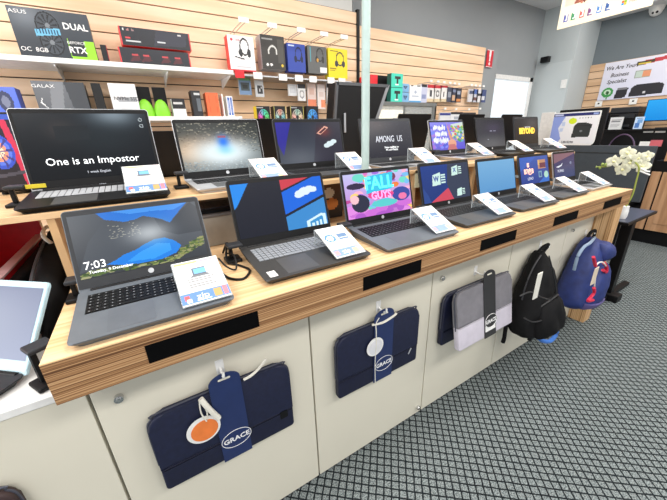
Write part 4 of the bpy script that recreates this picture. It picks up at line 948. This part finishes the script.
# poster on the right wall
xp=XR-.055
yl,zt_=ypx(605.5,63.5,xp); yl2,zb_=ypx(597.3,100.8,xp); yl=(yl+yl2)/2; yr=yl-.86
w=yl-yr;h=zt_-zb_
t=thing('poster','pale poster about a business specialist on the right slat wall','poster',(xp,(yl+yr)/2,zb_))
obj('sheet',box(0,-w/2,0,.012,w/2,h,.001),M_white,t)
a=Art((214,216,236),(226,226,240)); 
a.poly([(.44,.80),(.98,.90),(1,.97),(.98,.99),(.45,.90)],(196,60,70)); a.poly([(.44,.80),(.66,.85),(.67,.92),(.45,.90)],(70,64,44)); a.rect(.47,.84,.62,.87,(214,190,70))
a.rect(.46,.50,.66,.68,(150,160,150)); a.rect(.47,.52,.56,.67,(190,206,196)); a.rect(.56,.52,.65,.67,(224,150,110))
a.ell(.13,.20,.085,.13,(60,150,74)); a.ell(.13,.21,.05,.07,(200,226,200)); a.ell(.13,.20,.025,.05,(40,90,50)); a.rect(.12,.02,.14,.10,(90,150,100))
a.poly([(.24,.02),(.26,.24),(.42,.28),(.40,.03)],(36,36,44)); a.rect(.27,.24,.40,.29,(120,120,126))
a.poly([(.44,.03),(.46,.26),(.52,.34),(.78,.34),(.86,.30),(.87,.06)],(34,34,42)); a.ell(.64,.12,.02,.03,(210,210,214))
MX=T((-.001,w/2,0))@FACE_X
f=pic('printed_face',a,w,h,MX,t,PRINT,90,54)
for b,u,v in (('We Are Your',.235,.84),('Business',.24,.65),('Specialist',.22,.48)): text(b,.074,MX@T((w*u,h*v,.001)),f,M_ink,shear=.25,bold=.001,sx=.86)
for px,py,lb in ((598.5,104,'white price tag under the left of the poster'),(633,101.5,'white price tag under the middle of the poster')):
    p=at(px,py,'x',XR-.06); t=thing('hanging_price_tag',lb,'tag',(XR-.06,p.y,p.z),0,'price tags on the right slat wall')
    obj('card',box(0,-.045,-.04,.006,.045,.04,.001),M_white,t); obj('print',box(-.001,-.012,-.004,.0,.012,.016),M_ink,t); obj('clip',box(.004,-.01,.03,.02,.01,.05,.001),M_metal,t)
# black counter with printers
xk=5.95
yA,zA=ypx(605,128,xk); _,zK=ypx(636,129,xk)
t=thing('black_counter','black counter with white marks along the right wall under the printers','counter',(6.2,1.0,0))
obj('body',box(xk,-.2,.0,6.46,2.25,zK-.03),M_black,t,True); obj('top',box(xk-.03,-.2,zK-.03,6.46,2.27,zK-.0005,.003),M_black,t,True)
for px in (648.5,660.5):
    y,z=ypx(px,131,xk-.003); obj('white_mark',box(xk-.004,y-.05,z-.02,xk+.001,y+.05,z+.025,.001),M_white,t,True)
for px0,px1,py0,py1,c,lb in ((640,648.5,141.5,147,M_white,'white leaflet card in front of the black counter'),(651,661,140,146.5,mat('rose_card',(206,100,110),.5),'rose red card in front of the black counter')):
    ya,za_=ypx(px0,py0,xk-.02); yb,zb2=ypx(px1,py1,xk-.02)
    t=thing('card_holder',lb,'card',(xk-.02,(ya+yb)/2,zb2),0); hh=abs(za_-zb2)
    obj('card',box(0,-(ya-yb)/2,0,.006,(ya-yb)/2,hh,.001),c,t); obj('bracket',box(.004,-.02,0,.021,.02,.03,.001),M_clear,t)
def printer(label,x0,y0,y1,z0,z1,dep=.38):
    t=thing('printer',label,'printer',(x0+dep/2,(y0+y1)/2,z0),0,'black printers on the black counter')
    w=abs(y1-y0);h=z1-z0
    obj('body',box(-dep/2,-w/2,0,dep/2,w/2,h*.72,.012),M_black,t)
    obj('scanner_lid',box(-dep/2+.02,-w/2+.004,h*.73,dep/2,w/2-.004,h,.012),M_dark,t)
    obj('paper_tray',box(-dep/2-.03,-w*.32,.03,-dep/2+.01,w*.32,.06,.004),M_dark,t)
    obj('control_panel',box(-dep/2-.008,-w*.4,h*.50,-dep/2+.004,w*.1,h*.66,.003),M_dark,t)
    return t
ya,z1_=ypx(608.5,108,xk+.06); yb,_=ypx(638.5,107,xk+.06)
printer('wide black printer behind the white notice on the black counter',xk+.12,ya,yb,zK,z1_)
yc,_=ypx(584,112,xk+.02)
printer('black printer at the column end of the black counter',xk+.02,min(yc,2.25),ya+.02,zK,z1_-.06,.36)
ya,za_=ypx(612,118,xk-.01); yb,zb2=ypx(624,118,xk-.01)
def flatcard(name,label,cat,px0,px1,ptop,x,zbase,art,wob=0,texts=()):
    y0,z1=ypx(px0,ptop,x); y1,_=ypx(px1,ptop,x); w=y0-y1; h=z1-zbase
    t=thing(name,label,cat,(x,(y0+y1)/2,zbase)); obj('sheet',box(0,-w/2,0,.008,w/2,h,.001),M_white,t)
    obj('foot',box(0,-w/2,0,.07,w/2,.006,.001),M_clear,t)
    f=pic('printed_face',art,w,h,T((-.001,w/2,0))@FACE_X,t,PRINT,16,20)
    for b,u,v,s in texts: text(b,s*h,T((-.001,w/2,0))@FACE_X@T((u*w,v*h,.001)),f,M_ink)
    return t
flatcard('notice','white notice with grey print standing in front of the wide printer','notice',611,624,117.5,xk-.0,zK,Art((216,218,220)).rect(.12,.74,.88,.82,(110,112,118)).rect(.12,.62,.8,.68,(120,122,128)).rect(.12,.4,.84,.44,(170,172,176)).rect(.12,.3,.8,.34,(170,172,176)).rect(.12,.2,.7,.24,(170,172,176)))
flatcard('leaflet_stand','blue and white leaflet stand right of the wide printer','leaflet',636,645,117,xk-.0,zK,Art((196,216,240)).rect(.1,.1,.6,.5,(70,120,190)).rect(.3,.5,.9,.8,(110,160,214)).rect(.2,.86,.8,.92,(80,110,160)))
# monitor with a bright blue desktop
ya,z1_=ypx(649,100.3,xk+.12); _,z0_=ypx(646,120.6,xk+.12)
w=.62;h=z1_-z0_; yc=ya-w/2
t=thing('monitor','monitor with a bright blue desktop on the black counter','monitor',(xk+.12,yc,zK))
zz=z0_-zK
obj('panel',box(0,-w/2-.008,zz-.012,.035,w/2+.008,zz+h+.008,.004),M_black,t)
MX=T((-.001,w/2,zz))@FACE_X
a=Art((24,140,222),(40,166,240)); 
for x,y in ((.52,.52),(.57,.52),(.52,.42),(.57,.42)): a.rect(x,y,x+.043,y+.085,(220,240,250))
pic('display',a,w,h,MX,t,SCREEN,60,36)
obj('neck',box(.035,-.03,.01,.06,.03,zz+.1,.003),M_black,t); obj('foot',box(-.10,-.14,0,.12,.14,.012,.004),M_black,t)
# far desk with a dark partition, poster monitor and chair
xd=4.2
ypn,zpt=ypx(658,146,xd); _,zdk=ypx(640,202.5,xd)
t=thing('desk','wooden topped desk behind the dark grey partition','desk',(4.7,1.4,0))
obj('top',box(xd-.10,ypn+.10,zdk-.035,xd+.05,2.1,zdk-.0005,.003),TOPW,t,True); obj('top_leaf',box(xd+.051,1.62,zdk-.035,5.05,2.1,zdk-.0005,.003),TOPW,t,True)
for x in (xd+.75,): 
    for y in (1.68,2.02): obj('leg',box(x-.03,y-.03,0,x+.03,y+.03,zdk-.036,.002),M_black,t,True)
obj('side_panel',box(xd+.02,ypn+.1,0,xd+.05,2.0,zdk-.036,.002),M_black,t,True)
M_part=mat('slate_partition',(64,70,76),.55,spec=.3)
t=thing('desk_partition','dark slate partition standing on the wooden desk behind the orchid','partition',(xd,1.5,zdk))
obj('panel',box(xd-.018,ypn,zdk,xd+.018,2.1,zpt,.004),M_part,t,True)
obj('top_rail',box(xd-.022,ypn-.001,zpt-.075,xd+.022,2.101,zpt-.07),M_gap,t,True)
xm_=4.62
ya,z1_=ypx(554,113.3,xm_); yb,_=ypx(601.6,111,xm_); _,z0_=ypx(580,145.5,xm_)
w=ya-yb;h=z1_-z0_;yc=(ya+yb)/2
t=thing('monitor','black monitor on the far desk behind the printer poster','monitor',(xm_+.03,yc-.03,zdk))
obj('panel',box(0,-w/2-.02,z0_-zdk-.02,.04,w/2-.02,z1_-zdk+.03,.006),M_black,t)
obj('neck',box(.04,-.03,.01,.07,.03,z0_-zdk+.1,.004),M_black,t); obj('foot',box(-.08,-.14,0,.16,.14,.012,.004),M_black,t)
t=thing('printer_poster','white printer poster with a blue header and yellow sticker in front of the black monitor','poster',(xm_,yc,z0_))
out=rrect(-w/2,0,w/2,h,.006,4,rb=.05)
MX0=FACE_X
obj('board',prism(bmesh.new(),[(-x,y) for x,y in out][::-1],T((0,0,0))@FACE_X,.015,.001),M_white,t)
a=Art((230,232,238),(240,242,246)); a.rect(.0,.88,1,.965,(28,40,110)); a.rect(.88,.9,.98,.95,(150,170,226)); a.rect(.03,.9,.22,.94,(190,200,236))
a.poly([(0,0),(.0,.88),(.28,.88),(.16,.50),(.26,.16),(.2,0)],(140,160,226)); a.poly([(.28,.88),(.16,.50),(.22,.30),(.3,.5)],(226,230,240))
a.rect(.22,.58,.30,.70,(190,206,236)); a.rect(.2,.40,.28,.50,(190,206,236))
a.ell(.46,.72,.09,.095,(214,236,40))
a.poly([(.50,.20),(.52,.58),(.58,.66),(.76,.66),(.90,.60),(.88,.22)],(44,50,52)); a.rect(.53,.55,.87,.58,(28,32,34)); a.ell(.69,.40,.03,.035,(120,126,130))
for k in range(5): a.rect(.60+.06*k,.78,.615+.06*k,.815,(110,114,120))
def crn(u,v,c):
    for cx,cy in ((0,0),(1,0)):
        pass
    return None
MX=T((-.0012,w/2,0))@FACE_X
f=pic('printed_face',a,w-.02,h-.02,MX@T((.01,.02,0)),t,PRINT,80,56)
text('UB10290',.034,MX@T((w*.44,h*.10,.002)),f,M_ink,bold=.0006)
y_,z_=ypx(546,128,4.9)
t=thing('white_board','blank white standing board left of the printer poster','board',(4.9,y_,0))
_,zt2=ypx(546,112.5,4.9)
obj('board',box(0,-.075,.02,.03,.09,zt2,.003),M_white,t); obj('foot',box(-.12,-.09,0,.15,.10,.02,.003),M_white,t)
# office chair
xc=5.1; yc_,zc_=ypx(619.5,152,xc); ye,_=ypx(607,150,xc); rr=yc_-ye if yc_>ye else ye-yc_; _,ztop=ypx(619.5,134.5,xc)
t=thing('office_chair','black office chair with a purple rimmed backrest behind the desk','chair',(xc+.2,yc_,0))
M=Matrix(((0,0,-1,0),(-1,0,0,0),(0,1,0,0),(0,0,0,1)))
prof=[(rr*math.cos(R(a)),(ztop-zc_)*math.sin(R(a))) for a in range(0,181,12)]
bm=prism(bmesh.new(),prof+[(-rr*.9,-.3),(rr*.9,-.3)],M,.05,.008); o=obj('backrest',bm,M_black,t); o.location=(-.2,0,zc_)
bm=tube(bmesh.new(),[(0,-x,y) for x,y in prof],.008,8,2); o=obj('rim',bm,mat('purple_rim',(84,62,92),.4),t); o.location=(-.2,0,zc_)
obj('seat',box(-.25,-.25,.42,.25,.25,.50,.03),M_black,t); obj('back_bar',box(-.22,-.03,.45,-.14,.03,zc_-.2,.004),M_black,t); obj('column',cyl(bmesh.new(),(0,0,.06),(0,0,.42),.03),M_metal,t)
for k in range(5):
    b=2*math.pi*k/5; c_,s_=math.cos(b),math.sin(b)
    lg=obj('base_arm',cyl(bmesh.new(),(0,0,.09),(.28*c_,.28*s_,.06),.022,.014),M_black,t,False,True); obj('castor',ball(bmesh.new(),(.28*c_,.28*s_,.028),.028),M_black,lg,False,True)
# timber cabinets
xt=5.2
TIM=striped('timber_front','y',[(176,132,96),(190,146,108),(204,160,122)],22,.8,.5)
yl,_=ypx(646,190,xt); yg,_=ypx(656.5,190,xt); _,z1_=ypx(660,172,xt); _,ztt=ypx(662,150.5,xt); _,zmid=ypx(660,161,xt)
t=thing('timber_drawer_unit','timber unit with a black recess at the right edge beyond the desk','cabinet',(xt+.25,.6,0))
obj('plinth',box(xt+.03,-.2,0,xt+.5,yl,.17),M_black,t,True)
obj('door',box(xt,yg+.008,.17,xt+.02,yl,z1_,.002),TIM,t,True); d=obj('door',box(xt,-.2,.17,xt+.02,yg-.008,z1_,.002),TIM,t,True)
obj('door_panel',box(xt-.006,yg-.30,.26,xt,yg-.06,z1_-.10,.002),TIM,d,True)
obj('recess',box(xt+.02,-.2,.17,xt+.5,yl-.003,zmid),M_black,t,True)
o=obj('drawer',box(xt,-.2,zmid,xt+.02,yg+.02,ztt,.002),TIM,t,True); obj('drawer_slot',box(xt-.003,yg-.14,(zmid+ztt)/2-.02,xt+.001,yg-.03,(zmid+ztt)/2+.015),M_black,o,True)
obj('carcase',box(xt+.02,-.2,zmid,xt+.5,yg+.02,ztt-.001),TIM,t,True)
# small black pedestal table with the orchid
z_t=.70
cs=[at(622,221,'z',z_t),at(630.5,223.8,'z',z_t),at(659,209.5,'z',z_t),at(631,207.5,'z',z_t)]
P=[(c.x,c.y) for c in cs]; cx=sum(x for x,_ in P)/4; cy=sum(y for _,y in P)/4
t=thing('pedestal_table','small black pedestal table with a blue grey reflection painted on its top at the end of the counter','table',(3.2,.8,0))
x0=3.08;x1=3.72
bm=B(bmesh.new(),x0,.757,z_t-.025,x1,.94,z_t-.004,.002); obj('top',bm,M_black,t,True)
obj('top_reflection',box(x0+.012,.769,z_t-.004,x1-.012,.928,z_t-.001),mat('painted_blue_grey_reflection',(66,72,88),.3),t,True)  # thin sheet whose lighter colour paints a reflection on the black top
obj('post',box(3.20,.762,.03,3.275,.83,z_t-.026,.003),M_black,t,True)
bm=B(bmesh.new(),2.76,.765,0.0,3.66,.81,.032,.004); obj('foot_bar',bm,M_black,t,True)
bm=B(bmesh.new(),3.16,.70,0.0,3.27,.95,.06,.008); obj('cross_foot',bm,M_black,t,True)
# orchid
t=thing('orchid','white orchid in a white vase on the small black table','plant',(3.2,.84,z_t))
bm=loft([(.0,0,0,.024,.024),(.02,0,0,.03,.03),(.06,0,0,.031,.031),(.09,0,0,.027,.027),(.10,0,0,.028,.028)],18,2.0); obj('vase',bm,M_white,t,False,True)
def L(px,py,x=3.2): q=at(px,py,'x',x); return (q.x-3.2,q.y-.84,q.z-z_t)
st=[(0,0,.08),L(632,196),L(636.5,180),L(639,169),L(636,163),L(628,160),L(618,160),L(610,166),L(598,167)]
M_stem=mat('olive_stem',(150,160,70),.6)
obj('stem',tube(bmesh.new(),st,.0055,8,5),M_stem,t,False,True)
M_pet=mat('white_petal',(244,244,226),.55,vary=.05,scale=60); M_heart=mat('pale_yellow_heart',(238,234,176),.5)
def flower(px,py,r,dx=0,seed=0):
    rn=random.Random(seed); c=Vector(L(px,py,3.2+dx))
    bm=bmesh.new(); n=5
    nrm=Vector((-1+rn.uniform(-.3,.3),-.35+rn.uniform(-.4,.4),.15+rn.uniform(-.3,.3))).normalized()
    s=nrm.cross(Vector((0,0,1))).normalized(); u=s.cross(nrm)
    for k in range(n):
        b=2*math.pi*k/n+rn.uniform(-.15,.15)+math.pi/2; d=(s*math.cos(b)+u*math.sin(b)); wv=d.cross(nrm)
        wd=.56 if k in (1,4) else .34
        rows=[]
        for i in range(6):
            q=i/5; half=r*wd*math.sin(math.pi*(.08+.88*q))**.8
            rows.append([bm.verts.new(c+d*(r*q)+wv*half*e+nrm*(r*.28*math.sin(q*2.4)-r*.12*abs(e)+.002*k)) for e in (-1,-.5,0,.5,1)])
        for a_,b_2 in zip(rows,rows[1:]):
            for j in range(4): bm.faces.new((a_[j],a_[j+1],b_2[j+1],b_2[j]))
    bmesh.ops.solidify(bm,geom=bm.faces[:],thickness=.0015)
    fo=obj('flower',bm,M_pet,t,False,True)
    obj('flower_heart',ball(bmesh.new(),c+nrm*r*.2,r*.2,10),M_heart,fo,False,True)
for k,(px,py,r) in enumerate(((614,161.7,.050),(627.7,153.5,.052),(623,169.5,.050),(630,163,.052),(638,158.5,.046),(642.5,166.5,.050),(647,156.5,.042))): flower(px,py,r,-.03+.012*k,k)
for k,(px,py) in enumerate(((606,165),(602.5,164.5),(600,168),(596.5,167))):
    q=L(px,py); obj('bud',ball(bmesh.new(),q,.013-.002*k,10,(1,1,1.3)),mat('green_bud',(150,170,90),.5),t,False,True)
bm=tube(bmesh.new(),[L(640,171),L(645,173),L(650,175)],.006,6,3); tube(bm,[L(641,168),L(646,171),L(650,171.5)],.006,6,3)
obj('white_ribbon',bm,M_white,t,False,True)
# ================================================================== LEFT HAND END
a_=R(-41)
p=at(26,374,'z',.866)
W_,D_=.30,.17
# the right hinge corner sits at p; work back to the front left corner of the base
c_,s_=math.cos(a_),math.sin(a_)
fl_=(p.x-W_*c_+D_*s_, p.y-W_*s_-D_*c_)
KB=mat('pale_blue_bezel',(178,206,216),.4)
laptop('small laptop with a pale blue screen frame on the low cream cabinet',(fl_[0],fl_[1],W_,D_,.232,-41,0,33),.848,
  Art((150,158,186),(122,130,160)).glow(.5,.5,.4,.4,(150,156,178),.6),M_dark,KB,M_black,lid=KB,logo=False,numpad=False,texts=[('DELL',.12,-.10,.012,dict(m=BLUEINK))])
clamp('grey security clamp on the low cream cabinet beside the pale framed laptop',-.30,.885,.847,.10,30)
def a_case():
    a=Art((26,24,34),(40,36,52)); 
    a.poly([(.62,.0),(.80,.0),(.62,1),(.5,1)],(196,50,84)); a.poly([(.88,.1),(.96,.1),(.82,.9),(.76,.9)],(150,40,70))
    for r,c in ((.30,(50,80,200)),(.24,(90,120,226)),(.17,(230,150,120)),(.10,(250,220,190))): a.ell(.30,.52,r,r*.8,c)
    for k in range(9):
        b=2*math.pi*k/9; a.poly([(.30,.52),(.30+.28*math.cos(b),.52+.22*math.sin(b)),(.30+.28*math.cos(b+.2),.52+.22*math.sin(b+.2))],(60,60,130))
    a.poly([(.0,.2),(1,.28),(1,.24),(0,.15)],(70,70,84)); a.rect(0,.93,1,1,(60,90,190))
    return a
q=at(-26,140,'y',1.72); q2=at(34,140,'y',1.72)
t=thing('computer_case','dark computer case with a glowing fan and red stripes left of the gaming laptop','computer',((q.x+q2.x)/2,1.95,ZU))
w=q2.x-q.x
_z=at(10,112,'y',1.72).z
obj('case',box(-w/2,-.23,.012,w/2,.2,_z-ZU,.006),M_black,t)
for sx in (-1,1):
    for sy in (-.18,.15): obj('foot',cyl(bmesh.new(),(sx*w*.4,sy,0),(sx*w*.4,sy,.013),.015,n=12),M_black,t)
pic('side_window',a_case(),w-.02,_z-ZU-.03,T((-w/2+.01,-.2315,.022))@FACE_Y,t,PRINT,70,60)
# red open crate, black bags under the raised shelf
t=thing('red_crate','open red display crate with dividers under the raised shelf','crate',(-.8,1.6,.8465))
xr_=-.455
obj('base',box(-1.18,1.28,.8465,xr_,1.95,.87,.003),M_red,t,True)
obj('front_wall',box(-1.18,1.28,.87,xr_,1.30,.93,.003),M_red,t,True)
obj('side_wall',box(xr_-.015,1.30,.87,xr_,1.95,.99,.003),M_red,t,True)
for k in range(4): obj('divider',box(-1.18+.01+.165*k,1.6-.12*(k%2),.87,-1.18+.03+.165*k,1.95,1.16,.003),M_red,t,True)
obj('back_wall',box(-1.18,1.93,.87,xr_,1.95,1.17,.003),M_red,t,True)
obj('rim',box(xr_-.03,1.28,.99,xr_+.004,1.95,.998,.002),mat('pink_white_rim',(240,206,212),.4),t,True)
for k in range(3): tag(obj('folded_leaflet',box(-1.02+.165*k,1.45,.871,-.93+.165*k,1.46,1.0-.03*k,.001),M_white),('white folded leaflet in the left bay of the red crate','white folded leaflet in the middle bay of the red crate','white folded leaflet in the right bay of the red crate')[k],'leaflet','leaflets in the red crate')
t=thing('laptop_bag','flat black laptop bag leaning by the red crate','bag',(-.425,1.5,.8465))
obj('body',box(-.447,1.12,.8475,-.405,1.93,.985,.012,3),M_bag,t,True,True)
obj('handle',tube(bmesh.new(),[(-.425,1.70,.978),(-.425,1.72,1.0),(-.425,1.80,1.0),(-.425,1.82,.978)],.006,8),M_bag,t,True,True)
t=thing('backpack','black backpack standing on the low cabinet behind the left end of the worktop','backpack',(-.32,1.45,.8465))
obj('body',crumple(loft([(.8475,-.325,1.43,.045,.34),(.90,-.322,1.45,.05,.38),(.96,-.32,1.48,.05,.37),(1.01,-.32,1.52,.048,.33),(1.05,-.32,1.57,.044,.24),(1.075,-.32,1.60,.036,.14),(1.085,-.32,1.61,.02,.06)]),.010,12),M_bag,t,True,True)
obj('top_loop',tube(bmesh.new(),[(-.32,1.42,1.06),(-.335,1.41,1.10),(-.33,1.48,1.115),(-.32,1.52,1.075)],.006,6),M_cord,t,True,True)
obj('zipper',tube(bmesh.new(),[(-.345,1.09,.93),(-.345,1.15,1.0),(-.345,1.29,1.045),(-.345,1.46,1.072)],.005,6),M_dgrey,t,True,True)
# grey storage box, spare keyboard and cartons under the raised shelf
pq=at(200,216,'y',1.25); pr=at(262,216,'y',1.25)
t=thing('storage_box','grey storage box under the raised shelf between the first two laptops','box',((pq.x+pr.x)/2,1.4,ZT))
obj('body',box(pq.x-.05,1.25,ZT+.0005,pr.x+.1,1.60,pq.z-.012,.003),mat('warm_grey_box',(168,162,152),.6),t,True); obj('lid',box(pq.x-.055,1.245,pq.z-.012,pr.x+.105,1.605,pq.z,.003),mat('grey_box_lid',(112,110,110),.5),t,True)
t=thing('keyboard','black keyboard lying on the grey storage box','keyboard',((pq.x+pr.x)/2,1.36,pq.z))
w=pr.x-pq.x+.04
obj('case',box(-w/2,-.095,.0005,w/2,.07,.016,.003),M_black,t)
kb=bmesh.new()
for r in range(5):
    for k in range(14): B(kb,-w/2+.01+k*(w-.02)/14+.001,-.088+r*.03,.016,-w/2+.01+(k+1)*(w-.02)/14-.001,-.088+r*.03+.026,.021)
obj('keys',kb,mat('dark_violet_keys',(52,50,64),.5),t)
p=at(331,187,'y',1.32)
t=thing('small_carton','brown product carton under the raised shelf left of the party game laptop','carton',(p.x,1.4,ZT))
obj('carton',box(p.x-.06,1.33,ZT+.0005,p.x+.07,1.45,p.z+.05,.002),mat('brown_card',(150,104,66),.6),t,True)
fc=pic('printed_front',Art((40,36,36),(120,84,54)).ell(.5,.35,.3,.14,(214,130,60)).ell(.4,.62,.25,.12,(230,226,214)).rect(0,.85,1,1,(196,150,110)),.13,p.z+.05-ZT-.004,T((-.06,-.0712,.002))@FACE_Y,t,PRINT,20,24)
p=at(413.5,178,'y',1.22)
t=thing('paper_note','small cream note with a pencil mark on the upright beside the white icon laptop','note',(p.x,1.182,p.z))
obj('paper',box(-.03,-.002,-.045,.03,-.0003,.045),mat('cream_note',(226,222,190),.6),t); bm=tube(bmesh.new(),[(-.004,-.003,-.02),(.004,-.003,.0),(.010,-.003,.02)],.0015,6,2); obj('pencil_mark',bm,M_ink,t)
# ================================================================== LIGHT
w=bpy.data.worlds.new('world'); sc.world=w; w.use_nodes=True
w.node_tree.nodes['Background'].inputs['Color'].default_value=(.97,.98,1,1); w.node_tree.nodes['Background'].inputs['Strength'].default_value=.8
def lamp(x,y,e,sx=1.2,sy=.6):
    l=bpy.data.lights.new('ceiling_lamp','AREA'); l.energy=e; l.shape='RECTANGLE'; l.size=sx; l.size_y=sy; l.color=(1,.97,.93)
    o=bpy.data.objects.new('ceiling_lamp',l); C.objects.link(o); o.location=(x,y,ZC-.03)
for x in (-1.2,1.0,3.2,5.2):
    for y,e in ((-1.2,40),(.7,32),(2.1,12)): lamp(x,y,e)
l=bpy.data.lights.new('window_daylight','AREA'); l.energy=70; l.shape='RECTANGLE'; l.size=2.4; l.size_y=1.8; l.color=(.95,.98,1)
o=bpy.data.objects.new('window_daylight',l); C.objects.link(o); o.location=(-3.2,1.3,1.15); o.rotation_euler=(0,R(-90),0)
vs=sc.view_settings; vs.view_transform='Standard'; vs.look='None'; vs.gamma=1; vs.exposure=0.12; vs.use_curve_mapping=False
